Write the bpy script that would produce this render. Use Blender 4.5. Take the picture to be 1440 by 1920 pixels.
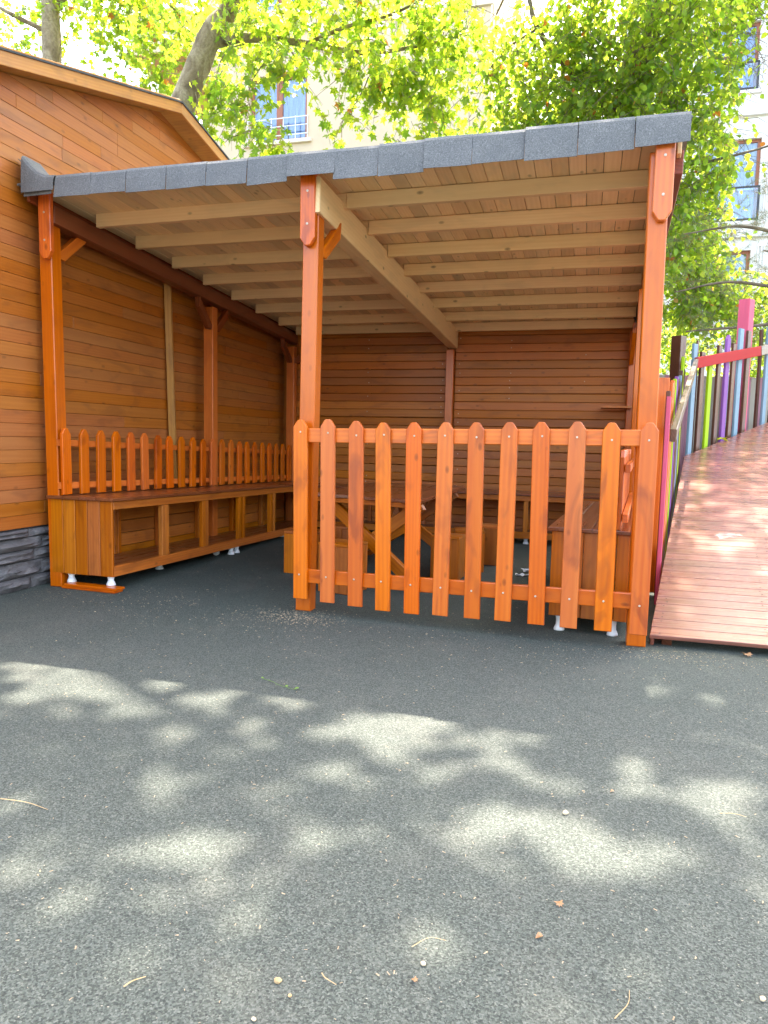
import bpy, math, random
import numpy as np
from mathutils import Vector, Matrix

random.seed(7)
rng = np.random.default_rng(11)
scene = bpy.context.scene
for o in list(bpy.data.objects):
    bpy.data.objects.remove(o)
col = scene.collection
R = math.radians

# ------------------------------------------------------------------ camera
cam_data = bpy.data.cameras.new('camera')
cam = bpy.data.objects.new('camera', cam_data)
col.objects.link(cam)
RC = ((0.9621240509633903, 0.0478760598122126, -0.26837509842504603),
      (0.2717320131906607, -0.0893855306548226, 0.9582128886196983),
      (0.0218866069811267, -0.9948457718693955, -0.09900942696753924))
rt = Vector([r[0] for r in RC]); dn = Vector([r[1] for r in RC]); fw = Vector([r[2] for r in RC])
EYE = Vector((0, 0, 1.05))
m = Matrix.Identity(4)
for i in range(3):
    m[i][0] = rt[i]; m[i][1] = -dn[i]; m[i][2] = -fw[i]; m[i][3] = EYE[i]
cam.matrix_world = m
cam_data.sensor_fit = 'VERTICAL'
cam_data.sensor_height = 24
cam_data.lens = 1340 / 1920 * 24
cam_data.clip_end = 500
cam_data.clip_start = 0.05
scene.camera = cam

# ------------------------------------------------------------------ sky and sun
EL, AZ = 64.0, 6.0
SUN_DIR = Vector((math.cos(R(EL)) * math.sin(R(AZ)), math.cos(R(EL)) * math.cos(R(AZ)), math.sin(R(EL))))
world = bpy.data.worlds.new('World')
scene.world = world
world.use_nodes = True
wn = world.node_tree
for n in list(wn.nodes):
    wn.nodes.remove(n)
wo = wn.nodes.new('ShaderNodeOutputWorld')
bg = wn.nodes.new('ShaderNodeBackground')
sky = wn.nodes.new('ShaderNodeTexSky')
sky.sky_type = 'NISHITA'
sky.sun_disc = False
sky.sun_elevation = R(EL)
sky.sun_rotation = R(AZ)
sky.air_density = 1.0
sky.dust_density = 4.0
sky.ozone_density = 0.5
bg.inputs[1].default_value = 0.15
wn.links.new(sky.outputs[0], bg.inputs[0])
wn.links.new(bg.outputs[0], wo.inputs[0])
sl = bpy.data.lights.new('sun', 'SUN')
sl.energy = 2.5
sl.angle = R(0.5)
sl.color = (1.0, 0.96, 0.92)
sun = bpy.data.objects.new('sun', sl)
sun.rotation_euler = SUN_DIR.to_track_quat('Z', 'Y').to_euler()
sun.location = (0, 8, 30)
col.objects.link(sun)
scene.view_settings.view_transform = 'Standard'
scene.view_settings.look = 'None'
scene.view_settings.exposure = 3.42
scene.view_settings.use_white_balance = True
scene.view_settings.white_balance_temperature = 7350
scene.view_settings.white_balance_tint = 10
scene.view_settings.gamma = 1.0
scene.view_settings.use_curve_mapping = False
scene.render.engine = 'CYCLES'
scene.cycles.max_bounces = 10
scene.cycles.diffuse_bounces = 5
scene.cycles.transmission_bounces = 6
scene.cycles.transparent_max_bounces = 8

# ------------------------------------------------------------------ object helpers
def props(o, label=None, cat=None, group=None, kind=None):
    if label: o['label'] = label
    if cat: o['category'] = cat
    if group: o['group'] = group
    if kind: o['kind'] = kind
    return o

def thing(name, label, cat, loc=(0, 0, 0), group=None):
    o = bpy.data.objects.new(name, None)
    o.empty_display_size = 0.1
    o.location = loc
    col.objects.link(o)
    return props(o, label, cat, group)

WORLD = {}
def wmat(o):
    if o is None:
        return Matrix.Identity(4)
    if o.name in WORLD:
        return WORLD[o.name]
    mm = Matrix.LocRotScale(o.location, o.rotation_euler, o.scale)
    if o.parent:
        mm = wmat(o.parent) @ mm
    WORLD[o.name] = mm
    return mm

def link(name, me, parent=None, mw=None, label=None, kind=None):
    o = bpy.data.objects.new(name, me)
    if mw is None: mw = Matrix.Identity(4)
    if parent is not None:
        o.parent = parent
        o.matrix_local = wmat(parent).inverted() @ mw
    else:
        o.matrix_world = mw
        o.matrix_basis = mw
    WORLD[o.name] = mw
    col.objects.link(o)
    if label: o['label'] = label
    if kind: o['kind'] = kind
    return o

def copy_tree(o, parent, shift):
    c = o.copy(); col.objects.link(c)
    if parent: c.parent = parent
    else: c.location = c.location + shift
    for ch in list(o.children):
        copy_tree(ch, c, shift)
    return c

def mesh(name, vs, fs, mat, smooth=False):
    me = bpy.data.meshes.new(name)
    me.from_pydata([tuple(v) for v in vs], [], fs)
    if isinstance(mat, (list, tuple)):
        for x in mat: me.materials.append(x)
    elif mat: me.materials.append(mat)
    if smooth:
        me.polygons.foreach_set('use_smooth', [True] * len(me.polygons))
    me.update()
    return me

_pc = {}
def prism_mesh(outline, t, mat, ch=0.003, key=None):
    """closed prism of a CCW outline in local XY, thickness t along local Z, edges chamfered"""
    k = (tuple((round(a, 4), round(b, 4)) for a, b in outline), round(t, 4), mat.name, ch)
    if k in _pc: return _pc[k]
    n = len(outline)
    cx = sum(p[0] for p in outline) / n; cy = sum(p[1] for p in outline) / n
    ins = []
    for i in range(n):
        p0 = Vector(outline[i - 1]); p1 = Vector(outline[i]); p2 = Vector(outline[(i + 1) % n])
        d1 = (p1 - p0).normalized(); d2 = (p2 - p1).normalized()
        n1 = Vector((-d1.y, d1.x)); n2 = Vector((-d2.y, d2.x))
        b = n1 + n2
        b = b / max(b.length_squared / 2, 0.3) if b.length > 1e-6 else n1
        ins.append(p1 + b * ch)
    vs = []
    for z, ring in ((-t / 2, ins), (-t / 2 + ch, outline), (t / 2 - ch, outline), (t / 2, ins)):
        for p in ring: vs.append((p[0], p[1], z))
    fs = [tuple(reversed(range(n))), tuple(range(3 * n, 4 * n))]
    for r in range(3):
        for i in range(n):
            j = (i + 1) % n
            fs.append((r * n + i, r * n + j, (r + 1) * n + j, (r + 1) * n + i))
    me = mesh('prism', vs, fs, mat)
    _pc[k] = me
    return me

def frame(origin, xdir, zhint):
    x = Vector(xdir).normalized()
    z = Vector(zhint); z = (z - x * z.dot(x)).normalized()
    y = z.cross(x)
    mm = Matrix.Identity(4)
    for i in range(3):
        mm[i][0] = x[i]; mm[i][1] = y[i]; mm[i][2] = z[i]; mm[i][3] = origin[i]
    return mm

def board(name, p0, p1, w, t, face, mat, parent=None, ch=0.003, outline=None, label=None):
    """board from p0 to p1 (centre line); face = direction of its broad face; w = width, t = thickness"""
    p0 = Vector(p0); p1 = Vector(p1)
    L = (p1 - p0).length
    if outline is None:
        outline = [(0, -w / 2), (L, -w / 2), (L, w / 2), (0, w / 2)]
    me = prism_mesh(outline, t, mat, min(ch, t * 0.3, w * 0.3))
    return link(name, me, parent, frame(p0, p1 - p0, face), label)

def picket_outline(L, w, tip=None, flat=0.28):
    """upright picket along +X with a clipped, pointed top"""
    tip = tip or w * 0.42
    f = w * flat / 2
    return [(0, -w / 2), (L - tip, -w / 2), (L - tip * 0.1, -f), (L, -f * 0.6), (L, f * 0.6), (L - tip * 0.1, f), (L - tip, w / 2), (0, w / 2)]

def box_part(name, c, s, mat, parent=None, ch=0.003, rotz=0.0, label=None):
    """box centred at c with size s, grain along its longest side"""
    ax = max(range(3), key=lambda i: s[i])
    rest = [i for i in range(3) if i != ax]
    tk = min(rest, key=lambda i: s[i]); wd = [i for i in rest if i != tk][0]
    e = [Vector((math.cos(rotz), math.sin(rotz), 0)), Vector((-math.sin(rotz), math.cos(rotz), 0)), Vector((0, 0, 1))]
    c = Vector(c)
    return board(name, c - e[ax] * s[ax] / 2, c + e[ax] * s[ax] / 2, s[wd], s[tk], e[tk], mat, parent, ch, None, label)

def lathe(prof, n=20):
    vs = []; fs = []
    for r, z in prof:
        for k in range(n):
            a = 2 * math.pi * k / n
            vs.append((r * math.cos(a), r * math.sin(a), z))
    for i in range(len(prof) - 1):
        for k in range(n):
            j = (k + 1) % n
            fs.append((i * n + k, i * n + j, (i + 1) * n + j, (i + 1) * n + k))
    fs.append(tuple(reversed(range(n)))); fs.append(tuple(range((len(prof) - 1) * n, len(prof) * n)))
    return vs, fs

def tube(path, radii, n=10, rough=0.0):
    vs = []; fs = []
    P = [Vector(p) for p in path]
    for i, p in enumerate(P):
        d = (P[min(i + 1, len(P) - 1)] - P[max(i - 1, 0)]).normalized()
        a = d.cross(Vector((0, 1, 0.2))).normalized(); b = d.cross(a)
        for k in range(n):
            t = 2 * math.pi * k / n
            r = radii[i] * (1 + rough * (random.random() - 0.5))
            vs.append(p + (a * math.cos(t) + b * math.sin(t)) * r)
    for i in range(len(P) - 1):
        for k in range(n):
            j = (k + 1) % n
            fs.append((i * n + k, (i + 1) * n + k, (i + 1) * n + j, i * n + j))
    fs.append(tuple(range(n))); fs.append(tuple(reversed(range((len(P) - 1) * n, len(P) * n))))
    return vs, fs

def spline(path, k=5):
    P = [Vector(p) for p in path]
    Q = [P[0] * 2 - P[1]] + P + [P[-1] * 2 - P[-2]]
    out = []
    for i in range(1, len(Q) - 2):
        for s in range(k):
            t = s / k
            out.append(0.5 * ((2 * Q[i]) + (-Q[i - 1] + Q[i + 1]) * t + (2 * Q[i - 1] - 5 * Q[i] + 4 * Q[i + 1] - Q[i + 2]) * t * t + (-Q[i - 1] + 3 * Q[i] - 3 * Q[i + 1] + Q[i + 2]) * t ** 3))
    out.append(P[-1])
    return out

# ------------------------------------------------------------------ materials
class NT:
    def __init__(s, name):
        s.m = bpy.data.materials.new(name); s.m.use_nodes = True
        s.t = s.m.node_tree
        for n in list(s.t.nodes): s.t.nodes.remove(n)
        s.out = s.t.nodes.new('ShaderNodeOutputMaterial')
        s.b = s.t.nodes.new('ShaderNodeBsdfPrincipled')
        s.t.links.new(s.b.outputs[0], s.out.inputs[0])
    def n(s, typ, **kw):
        nd = s.t.nodes.new(typ)
        for k, v in kw.items(): setattr(nd, k, v)
        return nd
    def l(s, a, b): s.t.links.new(a, b)
    def mapping(s, src, scale, loc=None):
        mp = s.n('ShaderNodeMapping'); mp.inputs['Scale'].default_value = scale
        s.l(src, mp.inputs['Vector'])
        if loc is not None: s.l(loc, mp.inputs['Location'])
        return mp.outputs[0]
    def noise(s, vec, scale, detail=4, rough=0.55, dist=0):
        nd = s.n('ShaderNodeTexNoise'); nd.inputs['Scale'].default_value = scale
        nd.inputs['Detail'].default_value = detail; nd.inputs['Roughness'].default_value = rough
        nd.inputs['Distortion'].default_value = dist
        s.l(vec, nd.inputs['Vector']); return nd.outputs['Fac']
    def ramp(s, fac, pts, interp='LINEAR'):
        r = s.n('ShaderNodeValToRGB'); r.color_ramp.interpolation = interp
        e = r.color_ramp.elements
        e[0].position, e[0].color = pts[0][0], c4(pts[0][1]); e[1].position, e[1].color = pts[-1][0], c4(pts[-1][1])
        for p, c in pts[1:-1]:
            x = e.new(p); x.color = c4(c)
        s.l(fac, r.inputs[0]); return r.outputs[0]
    def mix(s, fac, a, b, mode='MIX'):
        x = s.n('ShaderNodeMix', data_type='RGBA', blend_type=mode)
        for sock, v in ((x.inputs[0], fac), (x.inputs[6], a), (x.inputs[7], b)):
            if hasattr(v, 'is_output') or isinstance(v, bpy.types.NodeSocket): s.l(v, sock)
            elif isinstance(v, (int, float)): sock.default_value = v
            else: sock.default_value = c4(v)
        return x.outputs[2]
    def math(s, op, a, b=0.0, clamp=False):
        x = s.n('ShaderNodeMath', operation=op); x.use_clamp = clamp
        for sock, v in ((x.inputs[0], a), (x.inputs[1], b)):
            if isinstance(v, bpy.types.NodeSocket): s.l(v, sock)
            else: sock.default_value = v
        return x.outputs[0]
    def bump(s, h, strength, dist):
        b = s.n('ShaderNodeBump'); b.inputs['Strength'].default_value = strength; b.inputs['Distance'].default_value = dist
        s.l(h, b.inputs['Height']); s.l(b.outputs[0], s.b.inputs['Normal'])

def c4(c):
    if isinstance(c, (int, float)): return (c, c, c, 1)
    return (c[0], c[1], c[2], 1) if len(c) == 3 else tuple(c)

def wood(name, light, dark, blotch=None, rough=0.4, coat=0.0, var=0.25, knots=0.5, blotch_amt=0.5, bump=0.25, streak=0.5, worn=None):
    s = NT(name)
    tc = s.n('ShaderNodeTexCoord'); oi = s.n('ShaderNodeObjectInfo')
    off = s.n('ShaderNodeVectorMath', operation='SCALE')
    comb = s.n('ShaderNodeCombineXYZ')
    s.l(oi.outputs['Random'], comb.inputs[0])
    r2 = s.math('FRACT', s.math('MULTIPLY', oi.outputs['Random'], 17.31)); s.l(r2, comb.inputs[1])
    r3 = s.math('FRACT', s.math('MULTIPLY', oi.outputs['Random'], 71.7)); s.l(r3, comb.inputs[2])
    s.l(comb.outputs[0], off.inputs[0]); off.inputs['Scale'].default_value = 40
    add = s.n('ShaderNodeVectorMath', operation='ADD')
    s.l(tc.outputs['Object'], add.inputs[0]); s.l(off.outputs[0], add.inputs[1])
    P = add.outputs[0]
    g1 = s.noise(s.mapping(P, (1.3, 26, 26)), 1.0, 5, 0.6, 0.6)
    g2 = s.noise(s.mapping(P, (6, 190, 190)), 1.0, 3, 0.6, 0.2)
    wave = s.n('ShaderNodeTexWave', wave_type='RINGS', rings_direction='X')
    wave.inputs['Scale'].default_value = 1.0; wave.inputs['Distortion'].default_value = 3.2
    wave.inputs['Detail'].default_value = 2; wave.inputs['Detail Scale'].default_value = 0.8
    s.l(s.mapping(P, (0.9, 16, 16)), wave.inputs['Vector'])
    f = s.math('ADD', s.math('MULTIPLY', g1, 0.62), s.math('ADD', s.math('MULTIPLY', wave.outputs['Fac'], 0.22 * streak * 2), s.math('MULTIPLY', g2, 0.2)))
    colr = s.ramp(f, [(0.3, dark), (0.55, [(a * 0.45 + b * 0.55) for a, b in zip(dark, light)]), (0.75, light)])
    # blotches of denser stain
    bl = s.noise(s.mapping(P, (3.0, 9, 9)), 1.0, 3, 0.5, 0.8)
    blm = s.ramp(bl, [(0.53, 0), (0.68, 1)])
    colr = s.mix(s.math('MULTIPLY', blm, blotch_amt), colr, blotch or [x * 0.45 for x in dark])
    # knots
    vo = s.n('ShaderNodeTexVoronoi'); vo.inputs['Scale'].default_value = 1.0
    s.l(s.mapping(P, (5.0, 9.5, 9.5)), vo.inputs['Vector'])
    kn = s.ramp(vo.outputs['Distance'], [(0.03, 1), (0.09, 0.55), (0.13, 0)])
    colr = s.mix(s.math('MULTIPLY', kn, knots), colr, [x * 0.28 for x in dark])
    hsv = s.n('ShaderNodeHueSaturation')
    hsv.inputs['Fac'].default_value = 1
    s.l(s.math('ADD', s.math('MULTIPLY', r2, var * 1.2), 1 - var * 0.6), hsv.inputs['Value'])
    s.l(s.math('ADD', s.math('MULTIPLY', r3, 0.008), 0.497), hsv.inputs['Hue'])
    s.l(s.math('ADD', s.math('MULTIPLY', oi.outputs['Random'], 0.08), 0.97), hsv.inputs['Saturation'])
    s.l(colr, hsv.inputs['Color'])
    s.l(hsv.outputs[0], s.b.inputs['Base Color'])
    rg = s.ramp(g1, [(0.3, rough * 0.8), (0.8, min(1, rough * 1.35))])
    s.l(rg, s.b.inputs['Roughness'])
    if coat:
        s.b.inputs['Coat Weight'].default_value = coat
        s.b.inputs['Coat Roughness'].default_value = 0.18
    s.b.inputs['Specular IOR Level'].default_value = 0.35
    s.bump(s.math('ADD', s.math('MULTIPLY', g2, 0.5), s.math('MULTIPLY', f, 0.7)), bump, 0.002)
    return s.m

M = {}
M['orange'] = wood('stained_orange_wood', (0.69, 0.145, 0.009), (0.56, 0.090, 0.006), (0.20, 0.028, 0.010), 0.34, 0.35, 0.22, 0.7, 0.5, streak=0.45)
M['post'] = wood('orange_post_wood', (0.66, 0.140, 0.008), (0.52, 0.092, 0.005), (0.30, 0.045, 0.006), 0.34, 0.35, 0.10, 0.35, 0.3, streak=0.3)
M['bench'] = wood('bench_wood', (0.55, 0.155, 0.012), (0.38, 0.082, 0.007), (0.14, 0.036, 0.008), 0.38, 0.25, 0.25, 0.5, 0.4, streak=0.35)
M['benchtop'] = wood('bench_top_wood', (0.24, 0.066, 0.022), (0.15, 0.034, 0.012), None, 0.30, 0.4, 0.2, 0.3, 0.3)
M['beam'] = wood('dark_red_beam_wood', (0.27, 0.060, 0.018), (0.17, 0.034, 0.010), None, 0.45, 0.1, 0.15, 0.3, 0.3)
M['raw'] = wood('raw_pine', (0.84, 0.58, 0.30), (0.75, 0.48, 0.235), (0.48, 0.34, 0.19), 0.62, 0, 0.12, 0.8, 0.25, 0.35, streak=0.3)
M['ceil'] = wood('ceiling_pine', (0.88, 0.63, 0.34), (0.78, 0.52, 0.26), (0.56, 0.43, 0.25), 0.65, 0, 0.28, 0.6, 0.35, 0.3, streak=0.3)
M['house'] = wood('house_plank_wood', (0.44, 0.140, 0.028), (0.35, 0.098, 0.018), (0.21, 0.062, 0.016), 0.5, 0.1, 0.10, 0.6, 0.5, 0.4, streak=0.35)
M['back'] = wood('back_wall_wood', (0.50, 0.150, 0.018), (0.36, 0.090, 0.011), (0.19, 0.048, 0.010), 0.5, 0.1, 0.28, 0.6, 0.4, 0.3, streak=0.25)
M['verge'] = wood('verge_wood', (0.50, 0.23, 0.06), (0.36, 0.14, 0.032), (0.20, 0.085, 0.03), 0.5, 0.1, 0.15, 0.5, 0.4, 0.35, streak=0.3)
M['deck'] = wood('deck_wood', (0.29, 0.105, 0.075), (0.20, 0.066, 0.046), (0.09, 0.035, 0.028), 0.27, 0.5, 0.3, 0.4, 0.35, 0.3, streak=0.3)
M['grey'] = wood('weathered_handrail_wood', (0.20, 0.125, 0.09), (0.12, 0.07, 0.045), None, 0.4, 0.3, 0.2, 0.4, 0.4)
M['brown'] = wood('brown_picket_wood', (0.14, 0.048, 0.022), (0.08, 0.026, 0.013), None, 0.45, 0.15, 0.3, 0.4, 0.4)

def paint(name, c, rough=0.45, chip=0.25, under=(0.45, 0.33, 0.22)):
    s = NT(name)
    tc = s.n('ShaderNodeTexCoord')
    a = s.noise(s.mapping(tc.outputs['Object'], (3, 30, 30)), 1, 4)
    b = s.noise(tc.outputs['Object'], 9, 6, 0.7)
    base = s.mix(s.ramp(a, [(0.35, 0.0), (0.75, 0.45)]), c, [x * 0.72 for x in c])
    mk = s.ramp(b, [(0.70, 0), (0.74, 1)])
    s.l(s.mix(s.math('MULTIPLY', mk, chip), base, under), s.b.inputs['Base Color'])
    s.b.inputs['Roughness'].default_value = rough + 0.15
    s.b.inputs['Specular IOR Level'].default_value = 0.25
    s.bump(a, 0.3, 0.002)
    return s.m
M['pink'] = paint('pink_paint', (0.62, 0.095, 0.16))
M['lime'] = paint('lime_paint', (0.34, 0.52, 0.01))
M['violet'] = paint('violet_paint', (0.24, 0.085, 0.30))
M['blue'] = paint('grey_blue_paint', (0.20, 0.30, 0.36))
M['red'] = paint('red_paint', (0.40, 0.006, 0.007), 0.5, 0.1)
M['mauve'] = paint('mauve_paint', (0.34, 0.16, 0.20))
M['stone_grey'] = paint('pale_grey_paint', (0.33, 0.30, 0.24))

def plain(name, c, rough=0.5, metal=0.0, n=0.0, scale=40, bump=0.0, coat=0.0):
    s = NT(name)
    tc = s.n('ShaderNodeTexCoord')
    f = s.noise(tc.outputs['Object'], scale, 5, 0.6)
    s.l(s.mix(s.ramp(f, [(0.3, 0), (0.7, 1)]), [x * (1 - n) for x in c], [min(1, x * (1 + n)) for x in c]), s.b.inputs['Base Color'])
    s.b.inputs['Roughness'].default_value = rough; s.b.inputs['Metallic'].default_value = metal
    s.b.inputs['Coat Weight'].default_value = coat
    if bump: s.bump(f, bump, 0.01)
    return s.m
M['foot'] = plain('white_plastic', (0.72, 0.72, 0.70), 0.35, 0, 0.04)
M['screw'] = plain('steel_screw', (0.55, 0.45, 0.34), 0.45, 0.4, 0.2)
M['dark'] = plain('dark_void', (0.02, 0.018, 0.015), 0.9, 0, 0.2)
M['paper'] = plain('white_paper', (0.62, 0.62, 0.6), 0.7, 0, 0.1)
M['pebble'] = plain('pale_pebble', (0.48, 0.38, 0.24), 0.8, 0, 0.2, 60, 0.3)
M['twig'] = plain('dry_twig', (0.40, 0.27, 0.13), 0.8, 0, 0.25, 60)
M['chip'] = plain('dry_chips', (0.32, 0.24, 0.15), 0.8, 0, 0.35, 30)
def bark_mat(name, pale, mid, dark, sc):
    s_ = NT(name); tc = s_.n('ShaderNodeTexCoord')
    a = s_.noise(s_.mapping(tc.outputs['Object'], (1, 1, 0.55)), sc, 6, 0.6, 0.6)
    b = s_.noise(tc.outputs['Object'], sc * 7, 5, 0.7)
    c = s_.ramp(a, [(0.36, dark), (0.46, mid), (0.56, pale), (0.68, mid)])
    c = s_.mix(s_.ramp(b, [(0.45, 0), (0.7, 0.6)]), c, dark)
    s_.l(c, s_.b.inputs['Base Color']); s_.b.inputs['Roughness'].default_value = 0.85
    s_.bump(s_.math('ADD', a, s_.math('MULTIPLY', b, 0.5)), 0.8, 0.03)
    return s_.m
M['bark'] = bark_mat('plane_bark', (0.34, 0.27, 0.17), (0.22, 0.16, 0.09), (0.11, 0.075, 0.04), 4.0)
M['bark2'] = plain('brown_bark', (0.15, 0.11, 0.075), 0.85, 0, 0.35, 6, 0.6)
M['cream'] = plain('cream_render', (0.62, 0.48, 0.33), 0.85, 0, 0.05, 1.5, 0.05)
M['white'] = plain('white_render', (0.74, 0.71, 0.68), 0.85, 0, 0.04, 1.5, 0.05)
M['trim'] = plain('stone_trim', (0.70, 0.60, 0.46), 0.8, 0, 0.04, 3)
M['wframe'] = plain('brown_window_frame', (0.33, 0.10, 0.04), 0.4, 0, 0.1)
M['rail_dark'] = plain('dark_metal', (0.05, 0.05, 0.055), 0.4, 0.6, 0.1)
M['bars'] = plain('white_window_bars', (0.75, 0.75, 0.75), 0.4, 0, 0.05)

def shingle_mat():
    s = NT('grey_bitumen_shingle')
    tc = s.n('ShaderNodeTexCoord')
    f = s.noise(tc.outputs['Object'], 170, 4, 0.8)
    g = s.noise(tc.outputs['Object'], 7, 4, 0.6)
    c = s.ramp(f, [(0.32, (0.065, 0.064, 0.062)), (0.52, (0.145, 0.143, 0.138)), (0.72, (0.29, 0.285, 0.275))])
    c = s.mix(s.ramp(g, [(0.35, 0.0), (0.7, 0.35)]), c, (0.08, 0.085, 0.09))
    s.l(c, s.b.inputs['Base Color']); s.b.inputs['Roughness'].default_value = 0.85
    s.bump(f, 0.6, 0.003)
    return s.m
M['shingle'] = shingle_mat()
M['felt'] = plain('dark_roof_felt', (0.035, 0.037, 0.04), 0.8, 0, 0.3, 30)

def stone_mat():
    s = NT('charcoal_split_stone')
    tc = s.n('ShaderNodeTexCoord'); oi = s.n('ShaderNodeObjectInfo')
    add = s.n('ShaderNodeVectorMath', operation='ADD'); s.l(tc.outputs['Object'], add.inputs[0]); s.l(oi.outputs['Random'], add.inputs[1])
    f = s.noise(s.mapping(add.outputs[0], (4, 4, 14)), 2, 7, 0.65, 0.8)
    g = s.noise(add.outputs[0], 60, 4, 0.7)
    c = s.ramp(f, [(0.3, (0.070, 0.066, 0.066)), (0.58, (0.135, 0.125, 0.12)), (0.78, (0.24, 0.225, 0.21))])
    c = s.mix(s.ramp(g, [(0.66, 0), (0.74, 0.5)]), c, (0.32, 0.30, 0.27))
    s.l(c, s.b.inputs['Base Color']); s.b.inputs['Roughness'].default_value = 0.7
    s.bump(s.math('ADD', f, s.math('MULTIPLY', g, 0.3)), 0.8, 0.02)
    return s.m
M['stone'] = stone_mat()

def ground_mat():
    s = NT('rubber_crumb_ground')
    tc = s.n('ShaderNodeTexCoord'); P = tc.outputs['Object']
    v = s.n('ShaderNodeTexVoronoi'); v.inputs['Scale'].default_value = 260; s.l(P, v.inputs['Vector'])
    n1 = s.noise(P, 330, 3, 0.7)
    n2 = s.noise(P, 120, 3, 0.6)
    big = s.noise(P, 0.9, 5, 0.6, 0.5)
    sep = s.n('ShaderNodeSeparateColor'); s.l(v.outputs['Color'], sep.inputs[0])
    g = s.math('ADD', s.math('MULTIPLY', sep.outputs[0], 0.55), s.math('MULTIPLY', n1, 0.45))
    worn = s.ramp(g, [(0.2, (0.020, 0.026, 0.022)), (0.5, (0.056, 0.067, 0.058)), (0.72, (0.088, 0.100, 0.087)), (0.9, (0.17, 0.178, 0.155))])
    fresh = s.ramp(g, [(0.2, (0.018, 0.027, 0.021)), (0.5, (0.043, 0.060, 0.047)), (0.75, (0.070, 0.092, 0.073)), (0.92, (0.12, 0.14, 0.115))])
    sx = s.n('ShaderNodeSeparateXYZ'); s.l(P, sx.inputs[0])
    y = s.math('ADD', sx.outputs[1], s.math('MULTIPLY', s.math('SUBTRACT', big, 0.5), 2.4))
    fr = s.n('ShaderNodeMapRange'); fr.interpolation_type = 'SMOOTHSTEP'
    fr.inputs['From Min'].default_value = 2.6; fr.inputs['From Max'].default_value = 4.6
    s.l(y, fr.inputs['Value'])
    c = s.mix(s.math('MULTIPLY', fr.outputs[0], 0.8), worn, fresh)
    # dusty drifts
    dn_ = s.noise(P, 2.3, 6, 0.7, 0.3)
    c = s.mix(s.ramp(dn_, [(0.50, 0.0), (0.72, 0.16)]), c, (0.16, 0.145, 0.12))
    # pits
    c = s.mix(s.ramp(n2, [(0.34, 0.85), (0.44, 0.0)]), c, (0.014, 0.018, 0.016))
    # tiny pale fragments
    v2 = s.n('ShaderNodeTexVoronoi'); v2.inputs['Scale'].default_value = 80; s.l(s.mapping(P, (1, 1.5, 1)), v2.inputs['Vector'])
    sp2 = s.n('ShaderNodeSeparateColor'); s.l(v2.outputs['Color'], sp2.inputs[0])
    pick = s.math('GREATER_THAN', sp2.outputs[0], 0.90)
    near = s.math('LESS_THAN', v2.outputs['Distance'], 0.17)
    c = s.mix(s.math('MULTIPLY', s.math('MULTIPLY', pick, near), 0.6), c, (0.36, 0.33, 0.26))
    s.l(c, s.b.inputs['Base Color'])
    s.b.inputs['Roughness'].default_value = 0.8
    s.b.inputs['Specular IOR Level'].default_value = 0.35
    hh = s.math('ADD', s.math('MULTIPLY', g, 0.5), s.math('MULTIPLY', n2, 0.9))
    s.bump(hh, 0.8, 0.005)
    return s.m
M['ground'] = ground_mat()

def leaf_mat(name, cols, trans, tmix=0.55, rust=0.03, rough=0.45):
    s = NT(name)
    geo = s.n('ShaderNodeNewGeometry'); oi = s.n('ShaderNodeObjectInfo')
    r = s.math('FRACT', s.math('ADD', geo.outputs['Random Per Island'], oi.outputs['Random']))
    c = s.ramp(r, [(0, cols[0]), (0.5, cols[1]), (1 - rust - 0.002, cols[2]), (1.0 - rust, (0.28, 0.10, 0.02))])
    s.l(c, s.b.inputs['Base Color']); s.b.inputs['Roughness'].default_value = rough
    s.b.inputs['Specular IOR Level'].default_value = 0.4
    tr = s.n('ShaderNodeBsdfTranslucent')
    t = s.ramp(r, [(0, trans[0]), (0.5, trans[1]), (1 - rust - 0.002, trans[2]), (1.0 - rust, (0.55, 0.20, 0.03))])
    s.l(t, tr.inputs['Color'])
    mx = s.n('ShaderNodeMixShader'); mx.inputs[0].default_value = tmix
    s.l(s.b.outputs[0], mx.inputs[1]); s.l(tr.outputs[0], mx.inputs[2]); s.l(mx.outputs[0], s.out.inputs[0])
    return s.m
M['leaf_plane'] = leaf_mat('plane_leaf', [(0.055, 0.12, 0.012), (0.09, 0.15, 0.015), (0.13, 0.16, 0.015)],
                           [(0.25, 0.46, 0.04), (0.39, 0.57, 0.04), (0.60, 0.69, 0.05)], 0.60, 0.008)
M['leaf_linden'] = leaf_mat('linden_leaf', [(0.045, 0.11, 0.018), (0.065, 0.14, 0.02), (0.09, 0.16, 0.025)],
                            [(0.30, 0.52, 0.05), (0.46, 0.64, 0.05), (0.66, 0.74, 0.07)], 0.6, 0.008)
M['needle'] = leaf_mat('pine_needles', [(0.05, 0.085, 0.035), (0.09, 0.12, 0.06), (0.19, 0.17, 0.10)],
                       [(0.14, 0.22, 0.06), (0.22, 0.28, 0.09), (0.42, 0.36, 0.20)], 0.3, 0.08)
M['yellow_leaf'] = leaf_mat('yellow_leaf', [(0.5, 0.5, 0.02)] * 3, [(0.5, 0.55, 0.02)] * 3, 0.3, 0.01)
M['brown_leaf'] = leaf_mat('brown_leaf', [(0.32, 0.17, 0.08)] * 3, [(0.3, 0.16, 0.06)] * 3, 0.2, 0.01)
M['green_sprig'] = leaf_mat('green_sprig', [(0.13, 0.25, 0.04)] * 3, [(0.2, 0.3, 0.04)] * 3, 0.3, 0.01)

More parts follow.
